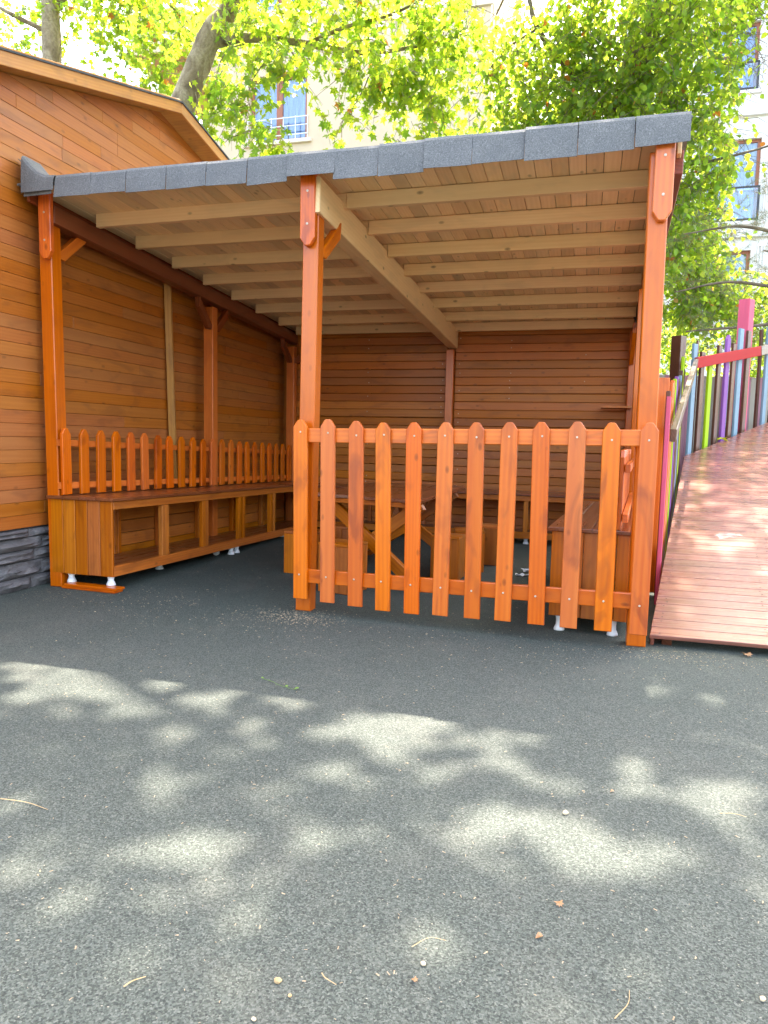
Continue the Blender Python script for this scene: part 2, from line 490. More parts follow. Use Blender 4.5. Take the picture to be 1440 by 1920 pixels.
def glass_mat(name, top, bottom, z0, z1, bands=True):
    """window glass over a curtain: dark, glossy, slightly blue"""
    s = NT(name)
    s.b.inputs['Base Color'].default_value = c4(top)
    s.b.inputs['Roughness'].default_value = 0.05
    s.b.inputs['Specular IOR Level'].default_value = 1.0
    s.b.inputs['Coat Weight'].default_value = 0.6; s.b.inputs['Coat Roughness'].default_value = 0.03
    return s.m
def curtain_mat(name, a, b):
    s = NT(name); tc = s.n('ShaderNodeTexCoord')
    f = s.noise(s.mapping(tc.outputs['Object'], (14, 14, 0.8)), 1, 4, 0.6, 0.4)
    s.l(s.ramp(f, [(0.35, a), (0.65, b)]), s.b.inputs['Base Color']); s.b.inputs['Roughness'].default_value = 0.6
    return s.m
M['curtain_blue'] = curtain_mat('blue_curtain', (0.12, 0.25, 0.60), (0.55, 0.68, 0.85))
M['curtain_grey'] = curtain_mat('pale_curtain', (0.30, 0.42, 0.50), (0.70, 0.74, 0.74))
def clear_glass():
    s = NT('window_glass')
    g = s.n('ShaderNodeBsdfGlossy'); g.inputs['Roughness'].default_value = 0.02
    t = s.n('ShaderNodeBsdfTransparent'); t.inputs[0].default_value = (0.80, 0.88, 0.95, 1)
    fr = s.n('ShaderNodeFresnel'); fr.inputs[0].default_value = 1.5
    mx = s.n('ShaderNodeMixShader'); s.l(s.math('ADD', fr.outputs[0], 0.08), mx.inputs[0]); s.l(t.outputs[0], mx.inputs[1]); s.l(g.outputs[0], mx.inputs[2])
    s.l(mx.outputs[0], s.out.inputs[0])
    return s.m
M['glass'] = clear_glass()

# ------------------------------------------------------------------ ground
me = mesh('ground', [(-150, -60, 0), (150, -60, 0), (150, 240, 0), (-150, 240, 0)], [(0, 1, 2, 3)], M['ground'])
props(link('ground', me), 'dark grey green rubber crumb playground surface', None, None, 'structure')

# ------------------------------------------------------------------ timber house on the left
HX = -3.60
Y0, Y1, YA, ZA = 2.3, 8.85, 5.57, 3.765
SL, SR = 0.285, 0.195
house = thing('timber_house', 'wooden plank house with a low gable and charcoal stone base left of the open shelter', 'house', (HX, 2.3, 0))
def gable_z(y):
    return ZA - (YA - y) * SL if y < YA else ZA - (y - YA) * SR
pitch = 0.0868
z = 0.418
row = 0
while z < ZA:
    zt = z + pitch - 0.003
    # span where the plank's bottom is under the roof line
    ya = Y0 if gable_z(Y0) > z else YA - (ZA - z) / SL
    yb = Y1 if gable_z(Y1) > z else YA + (ZA - z) / SR
    ta = Y0 if gable_z(Y0) > zt else YA - max(ZA - zt, 0.004) / SL
    tb = Y1 if gable_z(Y1) > zt else YA + max(ZA - zt, 0.004) / SR
    if yb - ya < 0.05: break
    cuts = [ya]
    if z > 2.55:
        k = ya + random.uniform(0.3, 0.8)
        while k < tb - 0.25:
            if k > ta + 0.02: cuts.append(k)
            k += random.uniform(0.5, 1.5)
    else:
        c0 = [2.9, 4.33, 6.9, 5.2, 7.6][row % 5] + random.uniform(-0.25, 0.25)
        if c0 < tb - 0.3: cuts.append(c0)
    cuts.append(yb)
    for i in range(len(cuts) - 1):
        a, b = cuts[i], cuts[i + 1]
        a2 = ta if i == 0 else a
        b2 = tb if i == len(cuts) - 2 else b
        gp = 0.0012
        # local X -> +Y world, local Y -> +Z world, face -> +X
        o = [(0, 0), (b - a - gp, 0), (b2 - a - gp, pitch - 0.002), (a2 - a, pitch - 0.002)]
        mm = Matrix(((0, 0, 1, HX - 0.010 + random.uniform(-0.0012, 0.0012)), (1, 0, 0, a), (0, 1, 0, z), (0, 0, 0, 1)))
        link('plank', prism_mesh(o, 0.02, M['house'], 0.0018), house, mm)
    z += pitch; row += 1
# wall core behind the planks
core = [(HX - 0.024, Y0, 0), (HX - 0.024, Y1, 0), (HX - 0.024, Y1, gable_z(Y1)), (HX - 0.024, YA, ZA), (HX - 0.024, Y0, gable_z(Y0))]
core2 = [(HX - 5.6, y, z_) for _, y, z_ in core]
fs = [(0, 1, 2, 3, 4), (9, 8, 7, 6, 5)] + [(i, i + 5, (i + 1) % 5 + 5, (i + 1) % 5) for i in range(5)]
link('wall', mesh('wall', core + core2, fs, M['beam']), house)
# roof: two slopes with overhang towards the yard
XO = HX + 0.205
def slope(ya, yb, za, zb, name):
    th = 0.022
    vs = []
    for x in (XO - 0.024, HX - 5.8):
        vs += [(x, ya, za), (x, yb, zb), (x, yb, zb + th), (x, ya, za + th)]
    link(name, mesh(name, vs, [(0, 1, 2, 3), (7, 6, 5, 4), (0, 4, 5, 1), (1, 5, 6, 2), (2, 6, 7, 3), (3, 7, 4, 0)], M['verge']), house)
    vs2 = []
    ov = 0.012
    for x in (XO + ov, HX - 5.83):
        vs2 += [(x, ya, za + th + 0.032), (x, yb, zb + th + 0.032), (x, yb, zb + th + 0.044), (x, ya, za + th + 0.044)]
    link('roof_shingles', mesh('roof_shingles', vs2, [(0, 1, 2, 3), (7, 6, 5, 4), (0, 4, 5, 1), (1, 5, 6, 2), (2, 6, 7, 3), (3, 7, 4, 0)], M['felt']), house)
ye0, ye1 = Y0 - 0.3, Y1 + 0.3
slope(ye0, YA, gable_z(ye0) + 0.004, ZA + 0.004, 'roof')
slope(YA, ye1, ZA + 0.004, gable_z(ye1) + 0.004, 'roof')
for (a, b) in ((ye0, YA - 0.001), (YA + 0.001, ye1)):
    board('verge_board', (XO - 0.011, a, gable_z(a) + 0.030), (XO - 0.011, b, gable_z(b) + 0.030), 0.105, 0.022, (1, 0, 0), M['verge'], house)
# split stone base
def stone_mesh(L, H_, seed):
    rs = np.random.default_rng(seed)
    nx, nz = 7, 5
    vs = []; fs = []
    ph = rs.uniform(0, 6, 4)
    for j in range(nz):
        for i in range(nx):
            u, w_ = i / (nx - 1), j / (nz - 1)
            edge = min(u, 1 - u, w_, 1 - w_) == 0
            d = 0.0 if edge else 0.018 + 0.016 * rs.random() + 0.012 * math.sin(ph[0] + w_ * 9 + u * 3)
            jx = 0 if edge else rs.uniform(-.02, .02) * L
            vs.append((u * L + jx, w_ * H_ + (0 if edge else rs.uniform(-.12, .12) * H_ / nz), d))
    for j in range(nz - 1):
        for i in range(nx - 1):
            a = j * nx + i
            fs.append((a, a + 1, a + nx + 1, a + nx))
    b = len(vs)
    rim = [i for i in range(nx)] + [j * nx + nx - 1 for j in range(1, nz)] + [(nz - 1) * nx + i for i in range(nx - 2, -1, -1)] + [j * nx for j in range(nz - 2, 0, -1)]
    for r in rim:
        v = vs[r]; vs.append((v[0], v[1], -0.03))
    for k in range(len(rim)):
        k2 = (k + 1) % len(rim)
        fs.append((rim[k2], rim[k], b + k, b + k2))
    return mesh('stone', vs, fs, M['stone'])
rows = [(0.0, 0.085), (0.088, 0.10), (0.191, 0.075), (0.269, 0.08), (0.352, 0.056)]
link('stone_backing', mesh('stone_backing', [(HX - 0.02, Y0, 0), (HX - 0.02, Y1, 0), (HX - 0.02, Y1, 0.414), (HX - 0.02, Y0, 0.414), (HX - 0.3, Y0, 0), (HX - 0.3, Y1, 0), (HX - 0.3, Y1, 0.414), (HX - 0.3, Y0, 0.414)],
     [(0, 1, 2, 3), (7, 6, 5, 4), (0, 4, 5, 1), (1, 5, 6, 2), (2, 6, 7, 3), (3, 7, 4, 0)], M['felt']), house)
for ri, (zz, hh) in enumerate(rows):
    y = Y0
    while y < Y1 - 0.05:
        L = min(random.uniform(0.22, 0.48), Y1 - y)
        o_ = link('stone', stone_mesh(L - 0.004, hh - 0.004, random.randint(0, 9999)), house,
                  Matrix(((0, 0, 1, HX - 0.012), (1, 0, 0, y), (0, 1, 0, zz), (0, 0, 0, 1))))
        y += L

# ------------------------------------------------------------------ open shelter
shelter = thing('open_shelter', 'open sided timber shelter with a grey shingled lean-to roof and raw pine ceiling', 'shelter', (-1.6, 4.0, 0))
def roof_z(y): return 2.505 - 0.060 * (y - 4.0)        # underside of the purlins
# posts: (x, y, top z, x lean)
PS = 0.096
posts = {}
def post(x, y, top, dx=0.0, mat='post', s=PS):
    return board('post', (x, y, 0.0), (x + dx, y, top), s, s, (0, 1, 0), M[mat], shelter, 0.005)
post(-3.475, 4.11, 2.50, -0.025)
post(-1.632, 4.068, 2.50, 0.028)
post(0.300, 3.955, 2.50, -0.018)
for x, y in ((-3.455, 6.15), (-3.44, 8.05)):
    post(x, y, roof_z(y) - 0.12, 0.0)
post(0.408, 6.15, roof_z(6.15) - 0.01, 0.0)
post(0.43, 8.05, roof_z(8.05) - 0.01, 0.0)
post(-1.52, 8.06, roof_z(8.05) - 0.18, 0.0, 'post', 0.085)
# extra narrow boards fixed beside two posts
board('post_board', (0.352, 6.10, 0.6), (0.352, 6.10, 2.28), 0.03, 0.07, (0, 1, 0), M['post'], shelter)
# pointed cover boards on the front posts
def capboard(x, y, zb, zt, w=0.092):
    L = zt - zb
    out = picket_outline(L, w, 0.045, 0.42)
    mm = frame((x, y, zt), (0, 0, -1), (0, -1, 0))
    c = link('cover_board', prism_mesh(out, 0.036, M['orange'], 0.004), shelter, mm)
    vs, fs = lathe([(0.007, 0), (0.007, 0.003), (0.002, 0.004)], 10)
    for q in (0.30, 0.72):
        link('screw_head', mesh('screw_head', vs, fs, M['screw']), c, Matrix.Translation((x, y - 0.0175, zt - L * q)) @ Matrix.Rotation(R(90), 4, 'X'))
capboard(-3.455, 4.028, 2.185, 2.60)
capboard(-1.612, 3.995, 2.165, 2.60)
capboard(0.302, 3.888, 2.16, 2.60)
# side and middle beams (front to back, following the roof slope)
def sbeam(x0, x1, ya, yb, h, w, mat, top=0.0):
    return board('beam', (x0, ya, roof_z(ya) - h / 2 + top), (x1, yb, roof_z(yb) - h / 2 + top), h, w, (1, 0, 0), M[mat], shelter, 0.004)
sbeam(-3.46, -3.43, 4.055, 8.10, 0.115, 0.095, 'beam', 0.03)
sbeam(0.37, 0.475, 4.0, 8.10, 0.115, 0.06, 'beam', 0.03)
sbeam(-1.592, -1.50, 3.99, 8.10, 0.20, 0.105, 'raw', 0.043)
# purlins (left to right), laid on the beams
PY = [4.38, 4.85, 5.34, 5.83, 6.35, 6.90, 7.46, 7.96]
for y in PY:
    zz = roof_z(y) + 0.047
    dy = random.uniform(-0.02, 0.02)
    xr = 0.30 + 0.028 * (y - 4)
    board('purlin', (-3.36, y + 0.03 + dy, zz + 0.004), (-1.51, y + 0.012, zz + 0.003), 0.09, 0.046, (0, 1, 0), M['raw'], shelter, 0.003)
    board('purlin', (-1.506, y, zz - 0.001), (xr, y - 0.01, zz), 0.09, 0.046, (0, 1, 0), M['raw'], shelter, 0.003)
# ceiling boards, front to back
xw = 0.0925
x = -3.50
while x < 0.36:
    f0, f1 = 3.965, 8.28
    sk = 0.02
    board('ceiling_board', (x + xw / 2, f0, roof_z(f0) + 0.104 + random.uniform(-.001, .001)), (x + xw / 2 + sk, f1, roof_z(f1) + 0.104), xw - 0.003, 0.018, (0, 0, 1), M['ceil'], shelter, 0.0025)
    x += xw
# verge boards of the shelter roof
board('verge_board', (0.372, 3.95, roof_z(3.95) + 0.055), (0.53, 8.28, roof_z(8.28) + 0.055), 0.13, 0.022, (1, 0, 0), M['raw'], shelter)
board('verge_board', (-3.52, 3.95, roof_z(3.95) + 0.075), (-3.50, 8.28, roof_z(8.28) + 0.075), 0.11, 0.022, (1, 0, 0), M['beam'], shelter)
# roof covering sheet
def slab(name, pts, th, mat, parent):
    n = len(pts)
    vs = [Vector(p) for p in pts] + [Vector(p) + Vector((0, 0, th)) for p in pts]
    fs = [tuple(reversed(range(n))), tuple(range(n, 2 * n))] + [(i, (i + 1) % n, (i + 1) % n + n, i + n) for i in range(n)]
    return link(name, mesh(name, vs, fs, mat), parent)
zr = lambda y: roof_z(y) + 0.115
slab('roof_covering', [(-3.585, 3.93, zr(3.93)), (-1.6, 3.93, zr(3.93)), (0.415, 3.862, zr(3.862)), (0.565, 8.33, zr(8.33)), (-3.585, 8.33, zr(8.33))], 0.012, M['shingle'], shelter)
# front edge shingles: thin bent tabs hanging over the edge
seam = [-3.282, -3.019, -2.768, -2.491, -2.224, -1.959, -1.709, -1.429, -1.166, -0.909, -0.649, -0.379, -0.115, 0.155, 0.410]
bot = [2.520, 2.522, 2.513, 2.514, 2.510, 2.500, 2.522, 2.486, 2.484, 2.494, 2.500, 2.488, 2.496, 2.508]
def tab(x0, x1, zb0, zb1, y, ztop, lift=0.0, name='shingle', topc=None):
    """a shingle with a bent head lying on the roof, hanging front and slight waves"""
    nx = 5
    prof = [(0.16, 0.0, 0.016), (0.03, 0.0, 0.018), (0.004, 0.0, 0.012), (-0.008, 0.0, -0.006), (-0.013, 0.30, 0), (-0.015 - lift * 0.5, 0.62, 0), (-0.017 - lift, 1.0, 0)]
    vs = []
    w1 = random.uniform(-.004, .004); w2 = random.uniform(0, 6)
    for side in (0, 1):
        for pi, (dy, fz, dz) in enumerate(prof):
            for i in range(nx):
                u = i / (nx - 1)
                zb = zb0 + (zb1 - zb0) * u + 0.0015 * math.sin(u * 5 + w2)
                zt = ztop if topc is None else topc(x0 + (x1 - x0) * u)
                zz = (zt + dz) if fz == 0 else zt - 0.006 + (zb - zt + 0.006) * fz
                fl = 0.004 * math.sin(u * 4 + w2) * fz
                px = x0 + (x1 - x0) * u
                if fz > 0: px += random.uniform(-.0006, .0006)
                vs.append((px, y + dy + fl - (0.0035 if side == 0 else 0), zz + (0.0035 if (side == 0 and fz == 0) else 0)))
    np_ = len(prof)
    fs = []
    for s_ in (0, 1):
        for p in range(np_ - 1):
            for i in range(nx - 1):
                a = s_ * np_ * nx + p * nx + i
                q = (a, a + nx, a + nx + 1, a + 1)
                fs.append(q if s_ == 0 else tuple(reversed(q)))
    o = np_ * nx
    for i in range(nx - 1):
        a = (np_ - 1) * nx + i; fs.append((a, a + o, a + 1 + o, a + 1))
        a = i; fs.append((a, a + 1, a + 1 + o, a + o))
    for p in range(np_ - 1):
        a = p * nx; fs.append((a, a + o, a + nx + o, a + nx))
        a = p * nx + nx - 1; fs.append((a, a + nx, a + nx + o, a + o))
    return link(name, mesh(name, vs, fs, M['shingle']), shelter)
ztop = zr(3.93) + 0.022
for i in range(len(seam) - 1):
    g_ = random.uniform(0.0015, 0.005)
    tilt = random.uniform(-0.004, 0.004)
    yy = 3.925 - 0.068 * max(0, (seam[i] + 0.1 + 1.6) / 2.0) - (0.006 if i in (6, 9, 11) else 0.0)
    ex = 0.012 if i == 6 else 0
    tab(seam[i] + g_ / 2, seam[i + 1] - g_ / 2 + ex, bot[i] + tilt, bot[i] - tilt * 0.5 + 0.002, yy, ztop - 0.003 * (i % 3 == 1), random.uniform(0.0, 0.012))
# curled corner shingle at the house wall
tab(-3.525, -3.288, 2.565, 2.566, 3.915, ztop, 0.0, topc=lambda x: ztop + 0.135 * max(0, (-3.33 - x) / 0.195) ** 1.8)
tab(-3.520, -3.31, 2.545, 2.550, 3.932, ztop, 0.0)
# curled flap behind the corner, turned up against the house
vs = []; fs = []
for j in range(6):
    for i in range(6):
        u, w_ = i / 5, j / 5
        xx = -3.31 - u * 0.265
        vs.append((xx, 3.935 + w_ * 0.42, ztop + 0.01 + 0.135 * max(0, (u - 0.1) / 0.9) ** 1.8 * (1 - 0.3 * w_) - 0.06 * w_ * 0.42))
for j in range(5):
    for i in range(5):
        a = j * 6 + i; fs.append((a, a + 6, a + 7, a + 1))
fl_ = link('roof_flap', mesh('roof_flap', vs, fs, M['shingle'], True), shelter)
md = fl_.modifiers.new('s', 'SOLIDIFY'); md.thickness = 0.004
# braces
def brace(post_xy, z0, beam_xy, z1, face, mat='orange'):
    p0 = Vector((post_xy[0], post_xy[1], z0)); p1 = Vector((beam_xy[0], beam_xy[1], z1))
    w = 0.07
    L = (p1 - p0).length
    d = (p1 - p0).normalized()
    # ends cut vertically at the post and along the beam above
    c = w * 0.5
    out = [(-c, -w / 2), (L + c, -w / 2), (L - c, w / 2), (c, w / 2)]
    zf = Vector(face)
    me_ = prism_mesh(out, 0.045, M[mat], 0.003)
    mm = frame(p0, d, zf)
    if (mm.to_3x3() @ Vector((0, 1, 0))).z > 0:       # long side down
        mm = frame(p0, d, -zf)
    link('brace', me_, shelter, mm)
brace((-3.475, 4.15), 2.215, (-3.475, 4.42), 2.435, (1, 0, 0))
brace((-1.585, 4.11), 2.13, (-1.545, 4.32), 2.335, (1, 0, 0.1))
brace((-3.435, 6.10), 2.05, (-3.435, 5.88), 2.27, (1, 0, 0), 'beam')
brace((-3.435, 6.20), 2.05, (-3.435, 6.42), 2.25, (1, 0, 0), 'beam')
brace((-3.435, 8.00), 1.95, (-3.435, 7.76), 2.15, (1, 0, 0), 'beam')
brace((-3.40, 8.04), 1.95, (-3.12, 8.04), 2.16, (0, 1, 0), 'beam')
brace((0.405, 8.00), 1.90, (0.405, 7.62), 2.22, (1, 0, 0))
# loose stud against the house wall
board('stud', (-3.555, 5.67, 0.66), (-3.56, 5.60, 2.36), 0.06, 0.04, (0.3, -1, 0), M['verge'], shelter)
# back wall of horizontal boards, two bays
z = 0.14
while z < 2.34:
    for (xa, xb) in ((-3.40, -1.566), (-1.474, 0.43)):
        board('wall_board', (xa, 8.125 + random.uniform(-.003, .003), z + 0.044), (xb, 8.125 + random.uniform(-.003, .003), z + 0.044 + random.uniform(-.003, .003)), 0.087, 0.02, (0, 1, 0), M['back'], shelter, 0.004)
    z += 0.0915
for xx in (-2.5, -0.55):
    board('wall_batten', (xx, 8.16, 0.0), (xx, 8.16, 2.3), 0.06, 0.045, (0, 1, 0), M['back'], shelter)
link('wall_lining', mesh('wall_lining', [(-3.61, 8.19, 0.02), (0.5, 8.19, 0.02), (0.5, 8.19, 2.36), (-3.61, 8.19, 2.36), (-3.61, 8.205, 0.02), (0.5, 8.205, 0.02), (0.5, 8.205, 2.36), (-3.61, 8.205, 2.36)],
     [(0, 1, 2, 3), (7, 6, 5, 4), (0, 4, 5, 1), (1, 5, 6, 2), (2, 6, 7, 3), (3, 7, 4, 0)], M['back']), shelter)
# small pale scratches / screws on the back wall, joined
vs = []; fs = []
def add_quadbox(vs, fs, c, s):
    b = len(vs)
    for dx in (-1, 1):
        for dy in (-1, 1):
            for dz in (-1, 1):
                vs.append((c[0] + dx * s[0] / 2, c[1] + dy * s[1] / 2, c[2] + dz * s[2] / 2))
    fs += [tuple(b + i for i in f) for f in ((0, 1, 3, 2), (4, 6, 7, 5), (0, 4, 5, 1), (2, 3, 7, 6), (0, 2, 6, 4), (1, 5, 7, 3))]
for k in range(24):
    zz = 0.14 + 0.0915 * k + 0.045
    for xx in (-2.5, -1.62, -1.42, -0.85, -0.05):
        if random.random() < 0.6: add_quadbox(vs, fs, (xx + random.uniform(-.01, .01), 8.112, zz + random.uniform(-.02, .02)), (0.009, 0.006, 0.009))
link('screws', mesh('screws', vs, fs, M['screw']), shelter, None, None, 'stuff')
# little shelf board in the back right corner
box_part('shelf', (0.28, 7.96, 1.452), (0.30, 0.22, 0.02), M['bench'], shelter)

# ------------------------------------------------------------------ front picket fence
fence = thing('picket_fence', 'orange stained picket fence of twelve pickets between the middle and right front posts', 'fence', (-0.65, 3.9, 0))
FA, FB = Vector((-1.625, 3.955, 0)), Vector((0.300, 3.805, 0))
fd = (FB - FA).normalized(); fn = Vector((fd.y, -fd.x, 0))
if fn.y > 0: fn = -fn
tops = [1.163, 1.168, 1.160, 1.153, 1.156, 1.158, 1.160, 1.163, 1.166, 1.170, 1.167, 1.169]
bots = [0.092, 0.085, 0.080, 0.072, 0.072, 0.080, 0.083, 0.088, 0.088, 0.088, 0.092, 0.092]
vs = []; fs = []
sv, sf = lathe([(0.0055, 0), (0.0055, 0.0025), (0.002, 0.003)], 8)
for i in range(12):
    u = i / 11 + random.uniform(-.003, .003)
    p = FA + (FB - FA) * u
    L = tops[i] - bots[i]
    w = 0.088
    lean = random.uniform(-0.006, 0.006) - 0.004
    p0 = Vector((p.x - lean, p.y, bots[i])); p1 = Vector((p.x + lean, p.y, tops[i]))
    out = picket_outline(L, w, 0.038, 0.5)
    out = picket_outline(L, w, 0.041, 0.42)
    me_ = prism_mesh(out, 0.024, M['orange'], 0.003)
    link('picket', me_, fence, frame(p0, p1 - p0, fn))
    for zz in (1.085, 0.245):
        c = Vector((p.x, p.y, zz + random.uniform(-.008, .008))) + fn * 0.0125
        b = len(vs)
        mm = Matrix.Translation(c) @ fn.to_track_quat('Z', 'Y').to_matrix().to_4x4()
        vs += [mm @ Vector(v) for v in sv]; fs += [tuple(b + i_ for i_ in f) for f in sf]
link('screws', mesh('screws', vs, fs, M['screw']), fence, None, None, 'stuff')
for z0, z1 in ((1.072, 1.093), (0.228, 0.258)):
    a = FA - fn * 0.030 - fd * 0.03; b = FB - fn * 0.030 + fd * 0.03
    board('rail', (a.x, a.y, z0), (b.x, b.y, z1), 0.083, 0.034, fn, M['orange'], fence, 0.004)

# ------------------------------------------------------------------ benches
def foot(loc, parent, h=0.1):
    prof = [(0.030, 0), (0.031, 0.006), (0.027, 0.016), (0.020, 0.032), (0.019, h - 0.03), (0.021, h - 0.012), (0.024, h)]
    vs, fs = lathe(prof, 20)
    me_ = mesh('foot', vs, fs, M['foot'], True)
    return link('foot', me_, parent, Matrix.Translation(loc))
def storage_bench(name, label, org, yaw, length, depth, side, z_top, z_bot, fall, pick=True, panel_n=5, n_up=None, group=None, pick_every=0.18, front_open=True, pick_h=0.455):
    """a long box bench: local X along its length, local Y from open front to the back"""
    T = thing(name, label, 'bench', org, group)
    ex = Vector((math.cos(yaw), math.sin(yaw), 0)); ey = Vector((-math.sin(yaw), math.cos(yaw), 0)) * side
    O = Vector(org)
    def W(a, b, zz): return O + ex * a + ey * b + Vector((0, 0, zz - fall * a))
    up = Vector((0, 0, 1))
    # seat boards
    nb = 4; bw = (depth + 0.035) / nb
    for i in range(nb):
        b = -0.02 + bw * (i + 0.5)
        board('seat_board', W(-0.02, b, z_top - 0.011), W(length, b, z_top - 0.011), bw - 0.003, 0.022, up, M['benchtop'], T)
    # end panel of upright boards
    pw = (depth - 0.002) / panel_n
    for i in range(panel_n):
        b = pw * (i + 0.5)
        board('panel_board', W(0.011, b, z_bot + random.uniform(0, .004)), W(0.011, b, z_top - 0.023), pw - 0.003, 0.02, ex, M['bench'], T, 0.0035)
    # front frame
    board('front_rail', W(0.022, 0.022, z_top - 0.052), W(length, 0.022, z_top - 0.052), 0.055, 0.04, ey, M['bench'], T)
    board('front_rail', W(0.022, 0.022, z_bot + 0.035), W(length, 0.022, z_bot + 0.035), 0.07, 0.04, ey, M['bench'], T)
    for a in (n_up or []):
        board('upright', W(a, 0.024, z_bot + 0.071), W(a, 0.024, z_top - 0.081), 0.048, 0.036, ey, M['bench'], T)
    # bottom shelf and back
    for i in range(4):
        b = 0.045 + (depth - 0.07) / 4 * (i + 0.5)
        board('bottom_board', W(0.022, b, z_bot + 0.045), W(length, b, z_bot + 0.045), (depth - 0.07) / 4 - 0.003, 0.018, up, M['benchtop'], T)
    hb = (z_top - z_bot - 0.03) / 5
    for i in range(5):
        board('back_board', W(0.022, depth - 0.012, z_bot + hb * (i + 0.5)), W(length, depth - 0.012, z_bot + hb * (i + 0.5)), hb - 0.004, 0.018, ey, M['back'], T, 0.004)
    for a in [0.05] + list(n_up or []):
        board('inner_post', W(a, depth - 0.045, z_bot + 0.055), W(a, depth - 0.045, z_top - 0.024), 0.04, 0.04, ey, M['bench'], T)
    return T, W, ex, ey
# left bench along the house wall (open front faces the shelter's inside)
LB, W, ex, ey = storage_bench('storage_bench', 'long low storage bench with open bays along the house wall, on white plastic feet', (-3.015, 4.06, 0), R(90), 3.9, 0.49, 1, 0.632, 0.098, 0.022,
                  True, 5, [0.62, 0.665, 1.21, 1.255, 1.85, 1.93, 2.52, 2.60, 3.2, 3.26])
feet = [(0.04, 0.045, 0.035), (0.04, 0.36, 0.035), (1.72, 0.03, 0), (1.82, 0.03, 0), (0.85, 0.2, 0), (3.0, 0.1, 0)]
for a, b, z0 in feet:
    top = 0.098 - 0.022 * a
    p = Vector((-3.015, 4.06, 0)) + ex * a + ey * b
    foot((p.x, p.y, z0), LB, top - z0)
# tipped over spare foot
vs, fs = lathe([(0.030, 0), (0.031, 0.006), (0.027, 0.016), (0.020, 0.032), (0.019, 0.06)], 20)
o = link('furniture_cup', mesh('plastic_foot', vs, fs, M['foot'], True), None, Matrix.Translation((-3.13, 5.66, 0.031)) @ Matrix.Rotation(R(115), 4, 'Z') @ Matrix.Rotation(R(86), 4, 'Y'))
props(o, 'tipped over white plastic foot under the long left bench', 'furniture foot')
# wooden shims under its near feet
for k, (dz, dx) in enumerate(((0.009, 0.0), (0.0262, 0.012))):
    sh = board('wood_shim', (-3.40 + dx, 4.075 + 0.004 * k, dz), (-2.965 + dx, 4.05 + 0.004 * k, dz), 0.085, 0.0165, (0, 0, 1), M['orange'])
    props(sh, ['lower of the two thin orange boards packed under the near feet of the left bench', 'upper of the two thin orange boards under the white feet of the left bench'][k], 'shim')
# its back rest of pickets
bf = thing('bench_back_fence', 'low picket backrest standing along the rear of the long left bench', 'fence', (-3.40, 4.1, 0.6))
yy = 4.095
k = 0
while yy < 7.98:
    fall = 0.028 * (yy - 4.06)
    zt = 1.088 - fall + random.uniform(-.004, .004); zb = 0.640 - 0.022 * (yy - 4.06)
    p0 = Vector((-3.395, yy, zb)); p1 = Vector((-3.395 + random.uniform(-.004, .004), yy + random.uniform(-.006, .006), zt))
    link('picket', prism_mesh(picket_outline(round(zt - zb, 2), 0.085, 0.04, 0.35), 0.022, M['orange'], 0.003), bf, frame(p0, p1 - p0, (1, 0, 0)))
    yy += 0.180
for z0 in (0.99, 0.700):
    board('rail', (-3.425, 4.06, z0), (-3.425, 8.0, z0 - 0.105), 0.045, 0.03, (1, 0, 0), M['orange'], bf)
# right bench, running back from behind the front fence
RB, W2, ex2, ey2 = storage_bench('storage_bench', 'shorter storage bench with glossy dark seat behind the right end of the front fence', (-0.165, 4.09, 0), R(90 - 4.2), 2.05, 0.44, -1, 0.592, 0.085, 0.0, True, 5, [0.6, 1.2, 1.8])
for a, b in ((0.04, 0.06), (0.04, 0.35), (1.9, 0.06), (1.9, 0.35)):
    p = Vector((-0.165, 4.09, 0)) + ex2 * a + ey2 * b
    foot((p.x, p.y, 0), RB, 0.085)
bf2 = thing('bench_back_fence', 'short picket backrest on the right hand bench, seen nearly edge on', 'fence', (0.2, 4.1, 0.6))
for k in range(11):
    p = Vector((-0.165, 4.09, 0)) + ex2 * (0.05 + 0.18 * k) + ey2 * 0.355
    p0 = Vector((p.x, p.y, 0.595)); p1 = Vector((p.x, p.y, 1.03))
    link('picket', prism_mesh(picket_outline(0.435, 0.085, 0.04, 0.35), 0.022, M['orange'], 0.003), bf2, frame(p0, p1 - p0, ey2))
for z0 in (0.93, 0.66):
    a = Vector((-0.165, 4.09, z0)) + ex2 * 0.0 + ey2 * 0.385; b = a + ex2 * 2.0
    board('rail', a, b, 0.045, 0.03, ey2, M['orange'], bf2)
# rear bench along the back wall
BB, W3, ex3, ey3 = storage_bench('storage_bench', 'storage bench along the back wall of the shelter, in deep shade', (-3.0, 7.55, 0), 0.0, 3.42, 0.45, 1, 0.535, 0.06, 0.0, True, 4, [0.6, 1.25, 1.85, 2.42, 3.0])
for a in (0.3, 1.3, 2.43, 3.2):
    foot((-3.0 + a, 7.6, 0), BB, 0.06)

